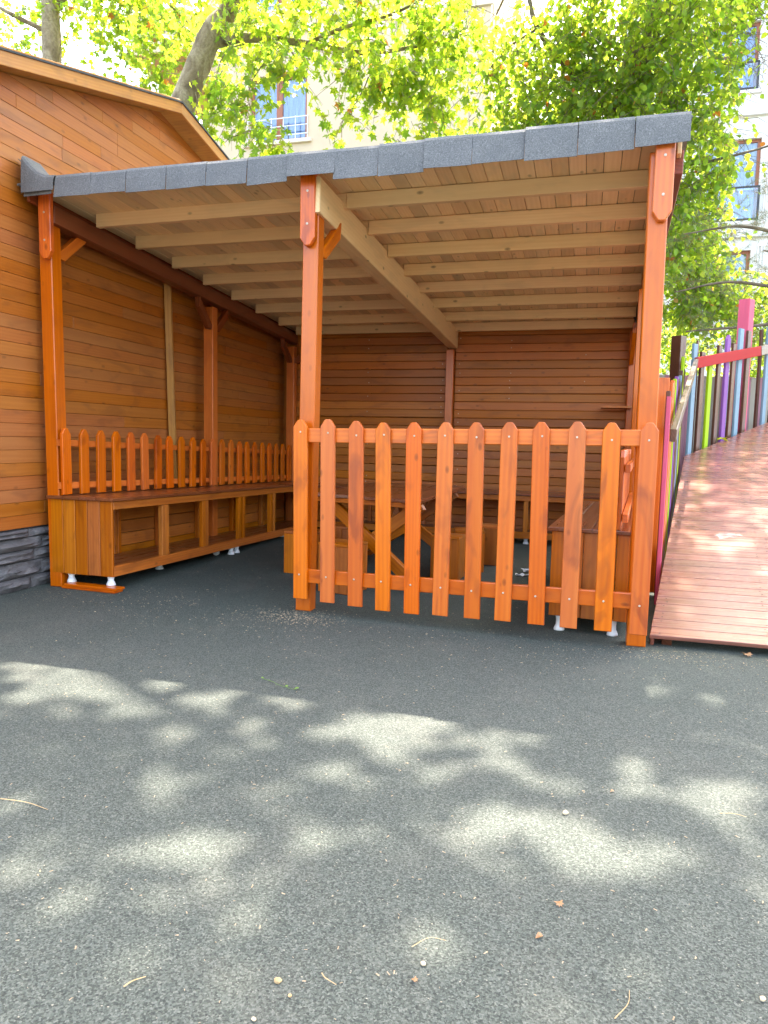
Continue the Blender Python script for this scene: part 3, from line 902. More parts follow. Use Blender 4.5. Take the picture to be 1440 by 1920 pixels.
# ------------------------------------------------------------------ picnic table
TZ = 0.66
c00 = Vector((-1.905, 4.93, 0)); c10 = Vector((-1.055, 4.66, 0)); c11 = Vector((-1.045, 6.42, 0)); c01 = Vector((-1.93, 6.45, 0))
table = thing('picnic_table', 'small wooden picnic table with crossed legs behind the front picket fence', 'table', (-1.48, 5.6, 0))
for i in range(6):
    u = (i + 0.5) / 6
    a = c00.lerp(c10, u); b = c01.lerp(c11, u)
    board('table_board', (a.x, a.y, TZ - 0.014), (b.x, b.y, TZ - 0.014), 0.142, 0.028, (0, 0, 1), M['benchtop'], table, 0.004)
def tab_cross(ya, yl):
    a = Vector((-1.87, ya + 0.06, TZ - 0.048)); b = Vector((-1.10, yl + 0.06, TZ - 0.048))
    return a, b
for (e0, e1) in ((0.03, 0.03), (0.92, 0.92)):
    A = c00.lerp(c01, e0); B = c10.lerp(c11, e1)
    board('batten', (A.x + 0.0, A.y, TZ - 0.046), (B.x - 0.05, B.y, TZ - 0.046), 0.034, 0.05, (0, -1, 0.0), M['bench'], table)
for e0 in (0.10, 0.86):
    A = c00.lerp(c01, e0); B = c10.lerp(c11, e0)
    d = (B - A).normalized(); n_ = Vector((d.y, -d.x, 0))
    off = n_ * 0.024
    board('leg', Vector((A.x + 0.04, A.y, 0.615)) + off, Vector((B.x - 0.0, B.y, 0.012)) + off, 0.09, 0.042, n_, M['bench'], table, 0.004)
    board('leg', Vector((B.x - 0.04, B.y, 0.615)) - off, Vector((A.x + 0.0, A.y, 0.012)) - off, 0.09, 0.042, n_, M['bench'], table, 0.004)
A = c00.lerp(c01, 0.12).lerp(c10.lerp(c11, 0.12), 0.5); B = c00.lerp(c01, 0.84).lerp(c10.lerp(c11, 0.84), 0.5)
board('stretcher', (A.x, A.y, 0.30), (B.x, B.y, 0.30), 0.07, 0.04, (1, 0, 0), M['bench'], table)
board('brace', (A.x + 0.02, A.y + 0.02, 0.27), (A.x + 0.02, A.y + 0.55, 0.60), 0.07, 0.038, (1, 0, 0), M['bench'], table)
board('brace', (B.x + 0.02, B.y - 0.02, 0.27), (B.x + 0.02, B.y - 0.55, 0.60), 0.07, 0.038, (1, 0, 0), M['bench'], table)

# stools: boxes of boards
def stool(loc, rz, s, h, label):
    T = thing('stool', label, 'stool', (loc[0], loc[1], 0), 'block stools around the picnic table')
    rot = Matrix.Rotation(rz, 4, 'Z'); O = Matrix.Translation((loc[0], loc[1], 0))
    G = O @ rot
    ex_ = rot @ Vector((1, 0, 0)); ey_ = rot @ Vector((0, 1, 0))
    C = Vector((loc[0], loc[1], 0))
    for sg in (-1, 1):
        for k in (-1, 1):
            b0 = C + ey_ * sg * (s / 2 - 0.01) + ex_ * k * (s / 4)
            board('side_board', b0 + Vector((0, 0, 0.002)), b0 + Vector((0, 0, h - 0.022)), s / 2 - 0.002, 0.02, ey_, M['bench'], T)
        b0 = C + ex_ * sg * (s / 2 - 0.01)
        board('side_board', b0 + Vector((0, 0, 0.002)), b0 + Vector((0, 0, h - 0.022)), s - 0.044, 0.02, ex_, M['bench'], T)
    for k in (-1, 1):
        c = C + ey_ * k * (s / 4) + Vector((0, 0, h - 0.011))
        board('seat_board', c - ex_ * s / 2, c + ex_ * s / 2, s / 2 - 0.003, 0.02, (0, 0, 1), M['bench'], T)
    return T
stool((-2.10, 5.24), R(-8), 0.26, 0.335, 'wooden block stool left of the middle front post')
stool((-1.94, 5.72), R(6), 0.26, 0.335, 'wooden block stool at the left of the table, behind the nearest one')
stool((-1.60, 4.68), R(-14), 0.25, 0.345, 'wooden block stool in front of the table, seen between the second and third picket')
stool((-0.995, 5.42), R(-4), 0.22, 0.34, 'wooden block stool at the right of the table, nearest of the right hand three')
stool((-0.90, 5.85), R(12), 0.24, 0.34, 'wooden block stool right of the table, middle of the right hand three')
stool((-0.80, 6.24), R(-6), 0.24, 0.34, 'wooden block stool right of the table, farthest of the right hand three')

# ------------------------------------------------------------------ deck ramp
DM = 0.25
def dz(y): return 0.06 + DM * (y - 3.95)
def dleft(y):
    if y < 7.58: return 0.37 + (y - 3.95) * (0.93 - 0.37) / (7.58 - 3.95)
    return 0.93 + (y - 7.58) * (2.0 - 0.93) / (9.17 - 7.58)
ramp = thing('wooden_ramp', 'glossy reddish brown plank ramp rising to the right of the shelter', 'ramp', (1.4, 3.95, 0))
y = 3.95; n = 0
while y < 10.6:
    w = 0.0945
    yc = y + w / 2
    if y < 6.6 or n % 1 == 0:
        skew = -0.055 * 2.2
        xl = dleft(yc); xr = 2.9
        j = random.uniform(-.004, .003)
        zc = dz(yc) + random.uniform(-.0005, .0005)
        ww = (w - 0.0036) * 1.03; sl_ = (dleft(yc + w / 2) - dleft(yc - w / 2)) / 2
        LL = xr - xl
        board('plank', (xl + j * 0.3, yc, zc - 0.011), (xr, yc, zc - 0.011), ww, 0.022, (0, -DM, 1), M['deck'], ramp, 0.002,
              [(-sl_, -ww / 2), (LL, -ww / 2), (LL, ww / 2), (sl_, ww / 2)])
    y += w; n += 1
for xx in (0.50, 1.6, 2.7):
    ya = 4.0; yb = 7.3 if xx < 1 else 10.2
    xe = dleft(yb) + 0.06 if xx < 1 else xx
    board('joist', (xx - 0.04, ya, dz(ya) - 0.075), (xe, yb, dz(yb) - 0.075), 0.10, 0.05, (1, 0, 0), M['brown'], ramp)
board('side_board', (0.385, 3.97, dz(3.97) - 0.045), (0.945, 7.58, dz(7.58) - 0.045), 0.04, 0.018, (1, 0, 0), M['deck'], ramp)
# screws in the deck, joined
vs = []; fs = []
y = 3.95
while y < 9.4:
    yc = y + 0.047
    for xx in (dleft(yc) + 0.05, dleft(yc) + 0.56, dleft(yc) + 0.62):
        for q in (-0.022, 0.022):
            if random.random() < 0.7: add_quadbox(vs, fs, (xx + random.uniform(-.008, .008), yc + q, dz(yc + q) + 0.0008), (0.008, 0.008, 0.0016))
    y += 0.0945
link('screws', mesh('screws', vs, fs, M['felt']), ramp, None, None, 'stuff')

# colourful fence beside the ramp
cf = thing('coloured_picket_fence', 'pink, lime, violet, blue and brown picket fence along the left edge of the ramp', 'fence', (0.9, 7.5, 0.9))
def seg1(y, off=0.055):
    d = Vector((0.56, 3.63, 0)).normalized(); n_ = Vector((-d.y, d.x, 0))
    return Vector((dleft(y), y, 0)) + n_ * off
def upright(p, w, t, zb, zt, face, mat, label=None, rnd=False, lean=0.0):
    out = None
    if rnd:
        out = picket_outline(zt - zb, w, w * 0.5, 0.3)
    return board('picket', (p[0], p[1], zb), (p[0] + lean, p[1], zt), w, t, face, M[mat], cf, 0.004, out, label)
d1 = Vector((0.56, 3.63, 0)).normalized(); n1 = Vector((d1.y, -d1.x, 0))
s1 = [(4.93, 0.035, 'pink', 1.372), (5.12, 0.04, 'brown', 1.42), (5.40, 0.10, 'orange', 1.50), (5.56, 0.10, 'orange', 1.525), (5.82, 0.05, 'lime', 1.56), (6.06, 0.05, 'violet', 1.60),
      (6.28, 0.05, 'brown', 1.60), (6.46, 0.05, 'brown', 1.60), (6.64, 0.05, 'blue', 1.66), (6.82, 0.05, 'brown', 1.72), (7.0, 0.05, 'lime', 1.86), (7.18, 0.05, 'brown', 1.74), (7.34, 0.06, 'brown', 1.78)]
for y, w, mt, zt in s1:
    upright(seg1(y, 0.030 if mt == 'pink' else 0.045), w, 0.028, 0.02, zt, n1, mt)
board('board', (0.447, 5.33, 0.02), (0.447, 5.33, 1.525), 0.165, 0.022, (0, -1, 0), M['orange'], cf, 0.004, None, 'wide orange board')
d2 = Vector((1.07, 1.59, 0)).normalized(); n2 = Vector((-d2.y, d2.x, 0))
def seg2(t, off=0.06): return Vector((0.93, 7.58, 0)) + d2 * t + n2 * off
s2 = [(-0.02, 0.11, 'brown', 2.13, 0.10, 0.12), (0.17, 0.075, 'blue', 2.07, 0.028, 0.05), (0.30, 0.035, 'brown', 2.12, 0.02, 0.09), (0.345, 0.075, 'brown', 2.01, 0.028, 0.055), (0.52, 0.075, 'lime', 1.99, 0.028, 0.055),
      (0.705, 0.07, 'brown', 2.11, 0.028, 0.055), (0.885, 0.085, 'violet', 2.235, 0.028, 0.055), (1.03, 0.075, 'brown', 2.16, 0.028, 0.055), (1.18, 0.09, 'blue', 2.335, 0.028, 0.055),
      (1.345, 0.085, 'brown', 2.33, 0.028, 0.045), (1.46, 0.13, 'pink', 2.69, 0.12, 0.14), (1.80, 0.05, 'brown', 2.40, 0.028, 0.10), (1.88, 0.085, 'blue', 2.43, 0.028, 0.055), (2.08, 0.08, 'brown', 2.5, 0.028, 0.055), (2.3, 0.08, 'violet', 2.5, 0.028, 0.055)]
for t, w, mt, zt, th, off in s2:
    p = seg2(t, off)
    upright(p, w, th, 0.55, zt, -n2, mt, 'tall square pink post' if th > 0.11 and mt == 'pink' else None, mt == 'violet')
# handrail: weathered lower piece, red upper piece, brown end piece
hr = [Vector((0.535, 4.98, 1.125)), Vector((0.995, 7.70, 1.880)), Vector((1.80, 8.90, 2.135)), Vector((2.5, 9.95, 2.38))]
hn = [n1, -n2, -n2]
board('handrail', hr[0], hr[1], 0.085, 0.04, (1, 0, 0), M['grey'], cf, 0.004, None, 'weathered brown sloping lower handrail')
board('handrail', hr[1] + Vector((0.004, 0.004, 0)), hr[2], 0.105, 0.035, -n2, M['red'], cf, 0.004, None, 'bright red handrail')
board('handrail', hr[2] + Vector((0.004, 0.006, 0.002)), hr[3], 0.105, 0.035, -n2, M['grey'], cf, 0.004, None, 'brown upper end of the handrail')
# low board fence behind
lf = thing('painted_board_fence', 'low fence of wide faded pink and grey boards behind the coloured uprights', 'fence', (1.4, 9.2, 0))
t = -0.08; k = 0
cols_ = ['stone_grey', 'stone_grey', 'mauve', 'stone_grey', 'mauve', 'mauve', 'stone_grey', 'stone_grey', 'stone_grey', 'stone_grey', 'mauve', 'blue']
while t < 2.9:
    p = seg2(t, 0.34)
    zt = 1.745 + 0.06 * (t) 
    board('board', (p.x, p.y, 0.3), (p.x, p.y, zt + 0.03), 0.15, 0.02, n2, M[cols_[k % 12]], lf, 0.003)
    t += 0.155; k += 1

# ------------------------------------------------------------------ leaves and trees
def leaf_plane():
    pts = []
    lob = [(-90, .12), (-62, .52), (-40, .30), (-18, .62), (5, .40), (34, .86), (62, .50), (90, 1.0), (118, .50), (146, .86), (175, .40), (198, .62), (220, .30), (242, .52)]
    for a, r in lob:
        pts.append((r * math.cos(R(a)) * 0.52, r * math.sin(R(a)) * 0.52 + 0.1, 0.05 * abs(math.cos(R(a))) - 0.10 * max(0, math.sin(R(a))) * r))
    vs = [(0, 0.1, 0)] + pts
    fs = [(0, i + 1, (i + 1) % len(pts) + 1) for i in range(len(pts))]
    return np.array(vs), np.array(fs)
def leaf_oval():
    vs = [(0, 0, 0), (0.30, 0.16, 0.05), (0.42, 0.45, 0.06), (0.27, 0.78, 0.02), (0, 1.08, -0.10), (-0.27, 0.78, 0.02), (-0.42, 0.45, 0.06), (-0.30, 0.16, 0.05), (0, 0.5, -0.02)]
    fs = [(8, i, (i + 1) % 8) for i in range(8)]
    return np.array(vs) * [1, 0.9, 1], np.array(fs)
LEAF = {'plane': leaf_plane(), 'oval': leaf_oval()}

def rot_from(tipdir, nrm):
    y = tipdir / np.linalg.norm(tipdir, axis=1, keepdims=True)
    z = nrm - y * np.sum(nrm * y, axis=1, keepdims=True)
    z /= np.linalg.norm(z, axis=1, keepdims=True) + 1e-9
    x = np.cross(y, z)
    return np.stack([x, y, z], axis=2)      # columns

def mass_mesh(name, tv, tf, pos, rot, size, mat):
    n = len(pos); k = len(tv)
    V = np.einsum('nij,kj->nki', rot, tv) * size[:, None, None] + pos[:, None, :]
    F = tf[None, :, :] + (np.arange(n) * k)[:, None, None]
    V = V.reshape(-1, 3); F = F.reshape(-1, 3)
    me = bpy.data.meshes.new(name)
    me.vertices.add(len(V)); me.vertices.foreach_set('co', V.ravel().astype(np.float32))
    me.loops.add(F.size); me.loops.foreach_set('vertex_index', F.ravel().astype(np.int32))
    me.polygons.add(len(F))
    me.polygons.foreach_set('loop_start', (np.arange(len(F)) * 3).astype(np.int32))
    me.materials.append(mat)
    me.update(calc_edges=True)
    return me

# gaps cut into the unseen high crowns to set the dapple: (x, y, half width, half depth) of the sun flecks they let through to the ground
GAPS = [(-2.37, 2.61, 0.188, 0.117), (-2.04, 2.62, 0.207, 0.107), (-2.23, 2.45, 0.155, 0.104), (-1.98, 2.44, 0.195, 0.109), (-1.78, 2.54, 0.132, 0.082), (-2.11, 2.26, 0.103, 0.096), (-1.84, 2.21, 0.119, 0.08), (-1.63, 2.28, 0.12, 0.079), (-1.7, 2.41, 0.105, 0.062), (-1.66, 2.66, 0.068, 0.043), (-2.02, 2.09, 0.058, 0.068), (-1.4, 2.54, 0.086, 0.074), (-1.08, 2.58, 0.102, 0.088), (-1.27, 2.62, 0.066, 0.05), (-0.79, 2.43, 0.108, 0.1), (-1.35, 2.14, 0.102, 0.08), (-1.69, 1.9, 0.078, 0.062), (-1.12, 2.12, 0.081, 0.108), (-0.98, 2.11, 0.071, 0.061), (-0.84, 2.31, 0.085, 0.083), (-0.78, 2.05, 0.076, 0.074), (-0.65, 2.02, 0.074, 0.087), (-1.18, 1.79, 0.086, 0.102), (-0.9, 1.85, 0.055, 0.048), (-1.53, 1.62, 0.068, 0.075), (-0.74, 1.77, 0.042, 0.052), (-0.65, 1.72, 0.05, 0.047), (-0.85, 1.58, 0.062, 0.087), (-0.96, 1.5, 0.093, 0.084), (-1.29, 1.38, 0.071, 0.07), (-0.81, 1.18, 0.043, 0.071), (-0.86, 1.08, 0.025, 0.022), (-0.56, 2.62, 0.135, 0.136), (-0.33, 2.9, 0.123, 0.095), (-0.22, 2.83, 0.076, 0.071), (-0.58, 2.4, 0.105, 0.093), (-0.55, 2.25, 0.072, 0.062), (-0.4, 2.41, 0.047, 0.077), (-0.24, 2.44, 0.095, 0.114), (-0.1, 2.54, 0.048, 0.038), (-0.26, 2.22, 0.165, 0.084), (-0.45, 2.13, 0.068, 0.055), (-0.04, 2.18, 0.1, 0.053), (-0.21, 1.96, 0.077, 0.045), (-0.24, 1.86, 0.073, 0.068), (0.01, 1.96, 0.112, 0.043), (0.11, 1.83, 0.083, 0.075), (0.11, 1.71, 0.039, 0.033), (0.14, 2.61, 0.049, 0.049), (0.27, 2.57, 0.066, 0.061), (0.17, 2.38, 0.08, 0.074), (0.42, 2.32, 0.11, 0.115), (0.55, 2.32, 0.05, 0.115), (0.42, 2.12, 0.085, 0.096), (0.32, 1.85, 0.082, 0.087), (0.28, 1.64, 0.055, 0.05), (0.23, 1.91, 0.042, 0.04), (-0.26, 1.37, 0.039, 0.039), (-0.06, 1.43, 0.051, 0.049), (0.17, 1.44, 0.049, 0.039), (-0.03, 1.27, 0.045, 0.032), (0.22, 3.57, 0.08, 0.072), (0.43, 3.4, 0.055, 0.048), (0.32, 3.16, 0.093, 0.07), (-0.19, 3.02, 0.058, 0.054), (0.63, 2.71, 0.039, 0.077), (0.46, 1.83, 0.026, 0.072)]
gr = np.random.default_rng(5)
for _ in range(330):
    gx, gy = gr.uniform(-7.5, 5.5), gr.uniform(-1.0, 9.5)
    if -3.0 < gx < 1.3 and 0.7 < gy < 3.75: continue
    GAPS.append((gx, gy, gr.uniform(0.06, 0.22), gr.uniform(0.06, 0.18)))
GAPS = np.array(GAPS)
def keep_leaf(P):
    gx = P[:, 0] - P[:, 2] * SUN_DIR.x / SUN_DIR.z
    gy = P[:, 1] - P[:, 2] * SUN_DIR.y / SUN_DIR.z
    hole = np.zeros(len(P), bool)
    for a, b, ra, rb in GAPS:
        hole |= ((gx - a) / (ra + 0.014)) ** 2 + ((gy - b) / (rb + 0.014)) ** 2 < 1
    low = P[:, 2] < 8.9
    # openings cut into the lower crown: one to show bright sky between the two trees, a loose edge at the right
    a = low & (P[:, 0] > -1.75) & (P[:, 0] < -0.95) & (P[:, 2] > 6.6)
    b = low & (P[:, 0] > 1.62 + (P[:, 1] - 10) * 0.14) & (P[:, 2] > 3.9) & (P[:, 2] < 6.7)
    lucky = np.random.default_rng(3).random(len(P))
    return ~((hole & ~low) | (a & (lucky < 0.8)) | (b & (lucky < 0.82)))
RCn = np.array(RC); EYEn = np.array((0, 0, 1.05))
def to_px(P):
    c = (P - EYEn) @ RCn
    return 720 + 1340 * c[:, 0] / c[:, 2], 960 + 1340 * c[:, 1] / c[:, 2], c[:, 2]

def twigs_and_leaves(clumps, leaves_per, twig_len, kind, size, droop, spread=1.0):
    global rng
    rng = np.random.default_rng(int(abs(clumps[0][0][0]) * 100))
    """clumps: (centre, radii, number of twigs). returns twig polylines and leaf arrays"""
    P = []; D = []; twigs = []
    for c, r, nt in clumps:
        c = np.array(c, float); r = np.array(r, float)
        for _ in range(nt):
            while True:
                q = rng.uniform(-1, 1, 3)
                if q @ q < 1: break
            q *= (0.55 + 0.45 * rng.random()) ** 0.3
            s = c + q * r
            d = rng.normal(0, 1, 3); d[2] = -droop + 0.35 * d[2]; d /= np.linalg.norm(d)
            L = twig_len * rng.uniform(0.5, 1.2)
            mid = s + d * L * 0.5 + rng.normal(0, .05, 3) * L
            e = s + d * L + np.array((0, 0, -0.15 * L))
            twigs.append((s, mid, e))
            n = max(2, int(leaves_per * rng.uniform(0.6, 1.3)))
            for k in range(n):
                t = (k + rng.random()) / n
                p = (1 - t) ** 2 * s + 2 * t * (1 - t) * mid + t * t * e
                p = p + rng.normal(0, 0.05 * spread, 3)
                P.append(p); 
                ld = rng.normal(0, 0.8, 3); ld[2] = -abs(ld[2]) * 0.7 - 0.35; D.append(ld)
    P = np.array(P); D = np.array(D)
    kk = keep_leaf(P); P = P[kk]; D = D[kk]
    high = P[:, 2] > 8.9
    D[high, 2] *= 0.25                      # sun leaves laid flatter, to close the shade below
    N = rng.normal(0, 0.6, (len(P), 3)); N[:, 2] += 0.9
    rot = rot_from(D, N)
    S = size * rng.uniform(0.55, 1.15, len(P)) * np.where(high, 1.25, 1.0)
    return P, rot, S, twigs

def make_tree(name, label, base, trunk, tr_r, limbs, clumps, leaves_per, twig_len, kind, size, droop, leafm, barkm, top=300):
    T = thing(name, label, 'tree', base)
    vs, fs = tube(spline(trunk), list(np.interp(np.linspace(0, 1, len(spline(trunk))), np.linspace(0, 1, len(tr_r)), tr_r)), 14, 0.10)
    link('trunk', mesh('trunk', vs, fs, M[barkm], True), T)
    for path, r0, r1 in limbs:
        sp = spline(path)
        vs, fs = tube(sp, list(np.linspace(r0, r1, len(sp))), 8, 0.12)
        link('limb', mesh('limb', vs, fs, M[barkm], True), T)
    P, rot, S, tw = twigs_and_leaves(clumps, leaves_per, twig_len, kind, size, droop)
    tv, tf = LEAF[kind]
    px, py, dd = to_px(P)
    vis = (px > -10) & (px < 1450) & (py > -10) & (py < 700) & (dd > 0)
    score = np.where(vis, dd / S, 1e9)
    order = np.argsort(score)
    ind = order[:min(top, int(vis.sum()))]
    rest = np.ones(len(P), bool); rest[ind] = False
    crown = link('crown', mass_mesh('crown', tv, tf, P[rest], rot[rest], S[rest], M[leafm]), T, None, None, 'stuff')
    base_me = mesh('leaf', tv, [tuple(int(a) for a in f) for f in tf], M[leafm])
    for i in ind:
        mm = Matrix([list(rot[i][r] * S[i]) + [P[i][r]] for r in range(3)] + [[0, 0, 0, 1]])
        link('leaf', base_me, T, mm)
    vs = []; fs = []
    for s, mid, e in tw:
        a = Vector(s); b = Vector(mid); c = Vector(e)
        r = 0.006 if kind == 'plane' else 0.0045
        v, f = tube([a, b, c], [r, r * 0.75, r * 0.35], 3)
        o_ = len(vs); vs += v; fs += [tuple(o_ + q for q in g) for g in f]
    link('twigs', mesh('twigs', vs, fs, M[barkm]), T, None, None, 'stuff')
    return T

# plane tree behind the house, leaning right
clA = []
# foliage seen above the shelter roof (left and centre of the picture)
clA += [((-5.0, 10.0, 7.2), (0.9, 0.9, 0.55), 60), ((-4.1, 10.2, 7.1), (1.0, 0.9, 0.6), 80), ((-2.9, 10.4, 7.1), (1.1, 0.9, 0.6), 90), ((-1.9, 10.6, 6.9), (0.9, 0.9, 0.6), 70),
        ((-3.1, 10.1, 6.2), (0.7, 0.6, 0.45), 42), ((-2.3, 10.2, 6.0), (0.6, 0.6, 0.5), 38), ((-5.25, 9.5, 5.95), (0.32, 0.35, 0.4), 16), ((-4.75, 9.4, 5.6), (0.35, 0.35, 0.35), 18),
        ((-4.3, 9.6, 6.3), (0.5, 0.5, 0.25), 24), ((-3.6, 9.8, 5.5), (0.25, 0.3, 0.22), 6), ((-2.5, 10.2, 5.35), (0.45, 0.4, 0.2), 12), ((-2.6, 12.3, 6.8), (1.3, 0.8, 1.3), 55), ((-4.4, 9.4, 5.2), (0.4, 0.3, 0.12), 12),
        ((-6.5, 10.6, 7.9), (0.9, 0.8, 0.7), 36)]
# high crown overhead, out of the frame, which throws the dappled shade on the yard
for gx in np.arange(-7.0, 4.0, 0.135):
    for gy in np.arange(5.0, 9.8, 0.135):
        clA.append(((gx + rng.uniform(-.06, .06), gy + rng.uniform(-.06, .06), rng.uniform(9.5, 11.3)), (0.06, 0.06, 0.1), 1))
clA = [c for c in clA]
make_tree('plane_tree', 'plane tree with a leaning trunk behind the house gable and large backlit leaves', (-6.4, 9.6, 0),
          [(-6.4, 9.6, 0), (-6.25, 9.65, 3.0), (-6.02, 9.72, 5.4), (-5.80, 9.88, 6.34), (-5.57, 10.0, 6.97), (-5.29, 10.14, 7.5), (-4.6, 10.1, 9.3), (-3.6, 9.6, 11.5), (-2.6, 9.0, 13.4)],
          [0.26, 0.22, 0.19, 0.175, 0.165, 0.13, 0.11, 0.09, 0.05],
          [([(-5.62, 10.0, 6.80), (-5.2, 10.12, 6.90), (-4.7, 10.2, 6.86), (-4.05, 10.42, 6.80), (-3.29, 10.62, 6.72), (-2.3, 10.8, 6.85)], 0.085, 0.02),
           ([(-4.3, 10.35, 6.80), (-3.6, 10.3, 6.95), (-2.9, 10.4, 7.1), (-2.0, 10.5, 7.5)], 0.035, 0.012),
           ([(-5.4, 10.1, 7.3), (-4.8, 9.6, 8.0), (-4.2, 8.9, 9.4), (-3.2, 8.0, 11.0)], 0.07, 0.03),
           ([(-4.2, 9.8, 10.3), (-2.2, 8.8, 11.6), (0.2, 7.8, 12.4), (2.2, 7.2, 12.8)], 0.09, 0.02),
           ([(-5.0, 10.1, 8.6), (-6.4, 8.8, 10.6), (-7.3, 7.4, 12.0)], 0.08, 0.02),
           ([(-4.6, 10.0, 9.2), (-2.0, 9.9, 8.8), (-1.1, 10.4, 7.9), (-1.5, 10.6, 7.0)], 0.06, 0.012),
           ([(-4.6, 10.2, 6.8), (-4.6, 9.8, 6.4), (-4.75, 9.5, 5.8), (-4.5, 9.4, 5.2)], 0.014, 0.004),
           ([(-5.1, 10.1, 6.8), (-5.2, 9.7, 6.5), (-5.25, 9.5, 6.0), (-5.1, 9.4, 5.6)], 0.012, 0.004),
           ([(-3.3, 10.6, 6.7), (-3.2, 10.3, 6.4), (-3.3, 10.1, 5.9), (-3.5, 9.8, 5.4)], 0.014, 0.004)],
          clA, 9, 0.55, 'plane', 0.20, 0.6, 'leaf_plane', 'bark')
# second plane tree farther left
clB = [((-9.6, 12.2, 9.2), (1.6, 1.0, 0.9), 85), ((-8.2, 12.0, 8.6), (1.2, 1.0, 0.9), 95), ((-7.4, 12.1, 7.6), (0.9, 0.8, 0.8), 70), ((-7.7, 12.2, 9.2), (1.3, 0.9, 0.8), 70),
       ((-10.6, 11.8, 8.5), (0.6, 0.7, 0.5), 24), ((-6.4, 12.6, 8.3), (0.9, 0.8, 0.8), 40), ((-8.6, 12.5, 7.4), (0.8, 0.7, 0.5), 34), ((-10.2, 12.6, 7.8), (0.9, 0.7, 0.4), 20)]
make_tree('plane_tree', 'farther plane tree with a straight pale trunk above the left end of the house roof', (-9.8, 11.6, 0),
          [(-9.8, 11.6, 0), (-9.7, 11.55, 5.0), (-9.7, 11.56, 7.9), (-9.75, 11.65, 9.4), (-9.6, 11.8, 12.5)], [0.24, 0.19, 0.165, 0.155, 0.08],
          [([(-9.75, 11.6, 8.3), (-10.2, 11.45, 8.5), (-10.7, 11.35, 8.75), (-11.5, 11.2, 9.1)], 0.045, 0.03),
           ([(-9.7, 11.6, 8.8), (-8.8, 11.9, 9.2), (-7.9, 12.1, 9.0), (-7.2, 12.2, 8.4)], 0.05, 0.015)],
          clB, 10, 0.55, 'plane', 0.19, 0.6, 'leaf_plane', 'bark')
# linden behind the shelter
clC = []
for c, r, n in [((-0.8, 10.4, 6.3), (0.9, 0.9, 0.9), 190), ((0.1, 10.3, 6.5), (0.9, 0.9, 1.0), 210), ((1.0, 10.4, 6.4), (0.9, 0.9, 1.1), 230), ((-0.1, 10.6, 5.5), (1.3, 0.9, 0.6), 200), ((1.2, 10.8, 5.1), (0.7, 0.8, 0.8), 120),
                ((1.05, 10.8, 4.1), (0.42, 0.7, 0.7), 100), ((1.45, 11.9, 4.3), (0.5, 0.6, 0.9), 110), ((1.35, 11.6, 3.4), (0.6, 0.5, 0.6), 110), ((1.9, 10.9, 7.4), (0.6, 0.7, 0.6), 75), ((2.55, 10.9, 6.6), (0.3, 0.5, 0.6), 16), ((1.9, 10.8, 6.4), (0.28, 0.4, 0.5), 26),
                ((-1.35, 10.6, 5.5), (0.5, 0.6, 0.5), 50), ((1.55, 10.8, 4.9), (0.35, 0.5, 0.35), 18), ((-0.3, 12.0, 6.6), (1.5, 0.8, 1.2), 120), ((1.0, 12.2, 6.4), (1.1, 0.8, 1.4), 120), ((2.1, 12.0, 3.3), (0.9, 0.5, 0.6), 140), ((2.9, 11.2, 3.0), (0.6, 0.5, 0.5), 50)]:
    clC.append((c, r, int(n * 1.3)))
for gx in np.arange(-0.6, 6.4, 0.14):
    for gy in np.arange(8.6, 14.8, 0.14):
        if rng.random() < 0.1 + 0.25 * (gy > 10.5): continue
        clC.append(((gx + rng.uniform(-.07, .07), gy + rng.uniform(-.07, .07), rng.uniform(9.4, 11.3)), (0.06, 0.06, 0.1), 1))
make_tree('linden_tree', 'dense linden with small round leaves behind the right half of the shelter roof', (0.5, 11.4, 0),
          [(0.5, 11.4, 0), (0.4, 11.3, 3.5), (0.2, 11.0, 5.6), (0.6, 10.9, 7.2), (0.7, 11.1, 9.5), (1.2, 11.6, 12.0)], [0.24, 0.2, 0.14, 0.11, 0.09, 0.05],
          [([(0.3, 10.9, 5.3), (0.55, 10.5, 6.2), (0.8, 10.3, 6.8), (0.85, 10.2, 7.8)], 0.05, 0.03),
           ([(0.2, 11.0, 5.6), (-0.6, 10.6, 6.3), (-1.0, 10.5, 6.9), (-1.1, 10.6, 7.9)], 0.05, 0.025),
           ([(-0.9, 10.5, 6.7), (-1.35, 10.4, 6.4), (-1.7, 10.3, 5.9)], 0.02, 0.006),
           ([(0.3, 11.0, 5.0), (1.2, 10.9, 4.9), (1.9, 10.9, 5.0), (2.3, 10.9, 5.1)], 0.03, 0.008),
           ([(0.7, 11.0, 9.0), (2.6, 11.8, 10.5), (4.6, 12.6, 11.6)], 0.07, 0.02),
           ([(0.8, 10.9, 8.0), (1.6, 10.8, 7.8), (2.3, 10.8, 7.2), (2.6, 10.8, 6.5)], 0.04, 0.008)],
          clC, 11, 0.6, 'oval', 0.092, 0.8, 'leaf_linden', 'bark2')
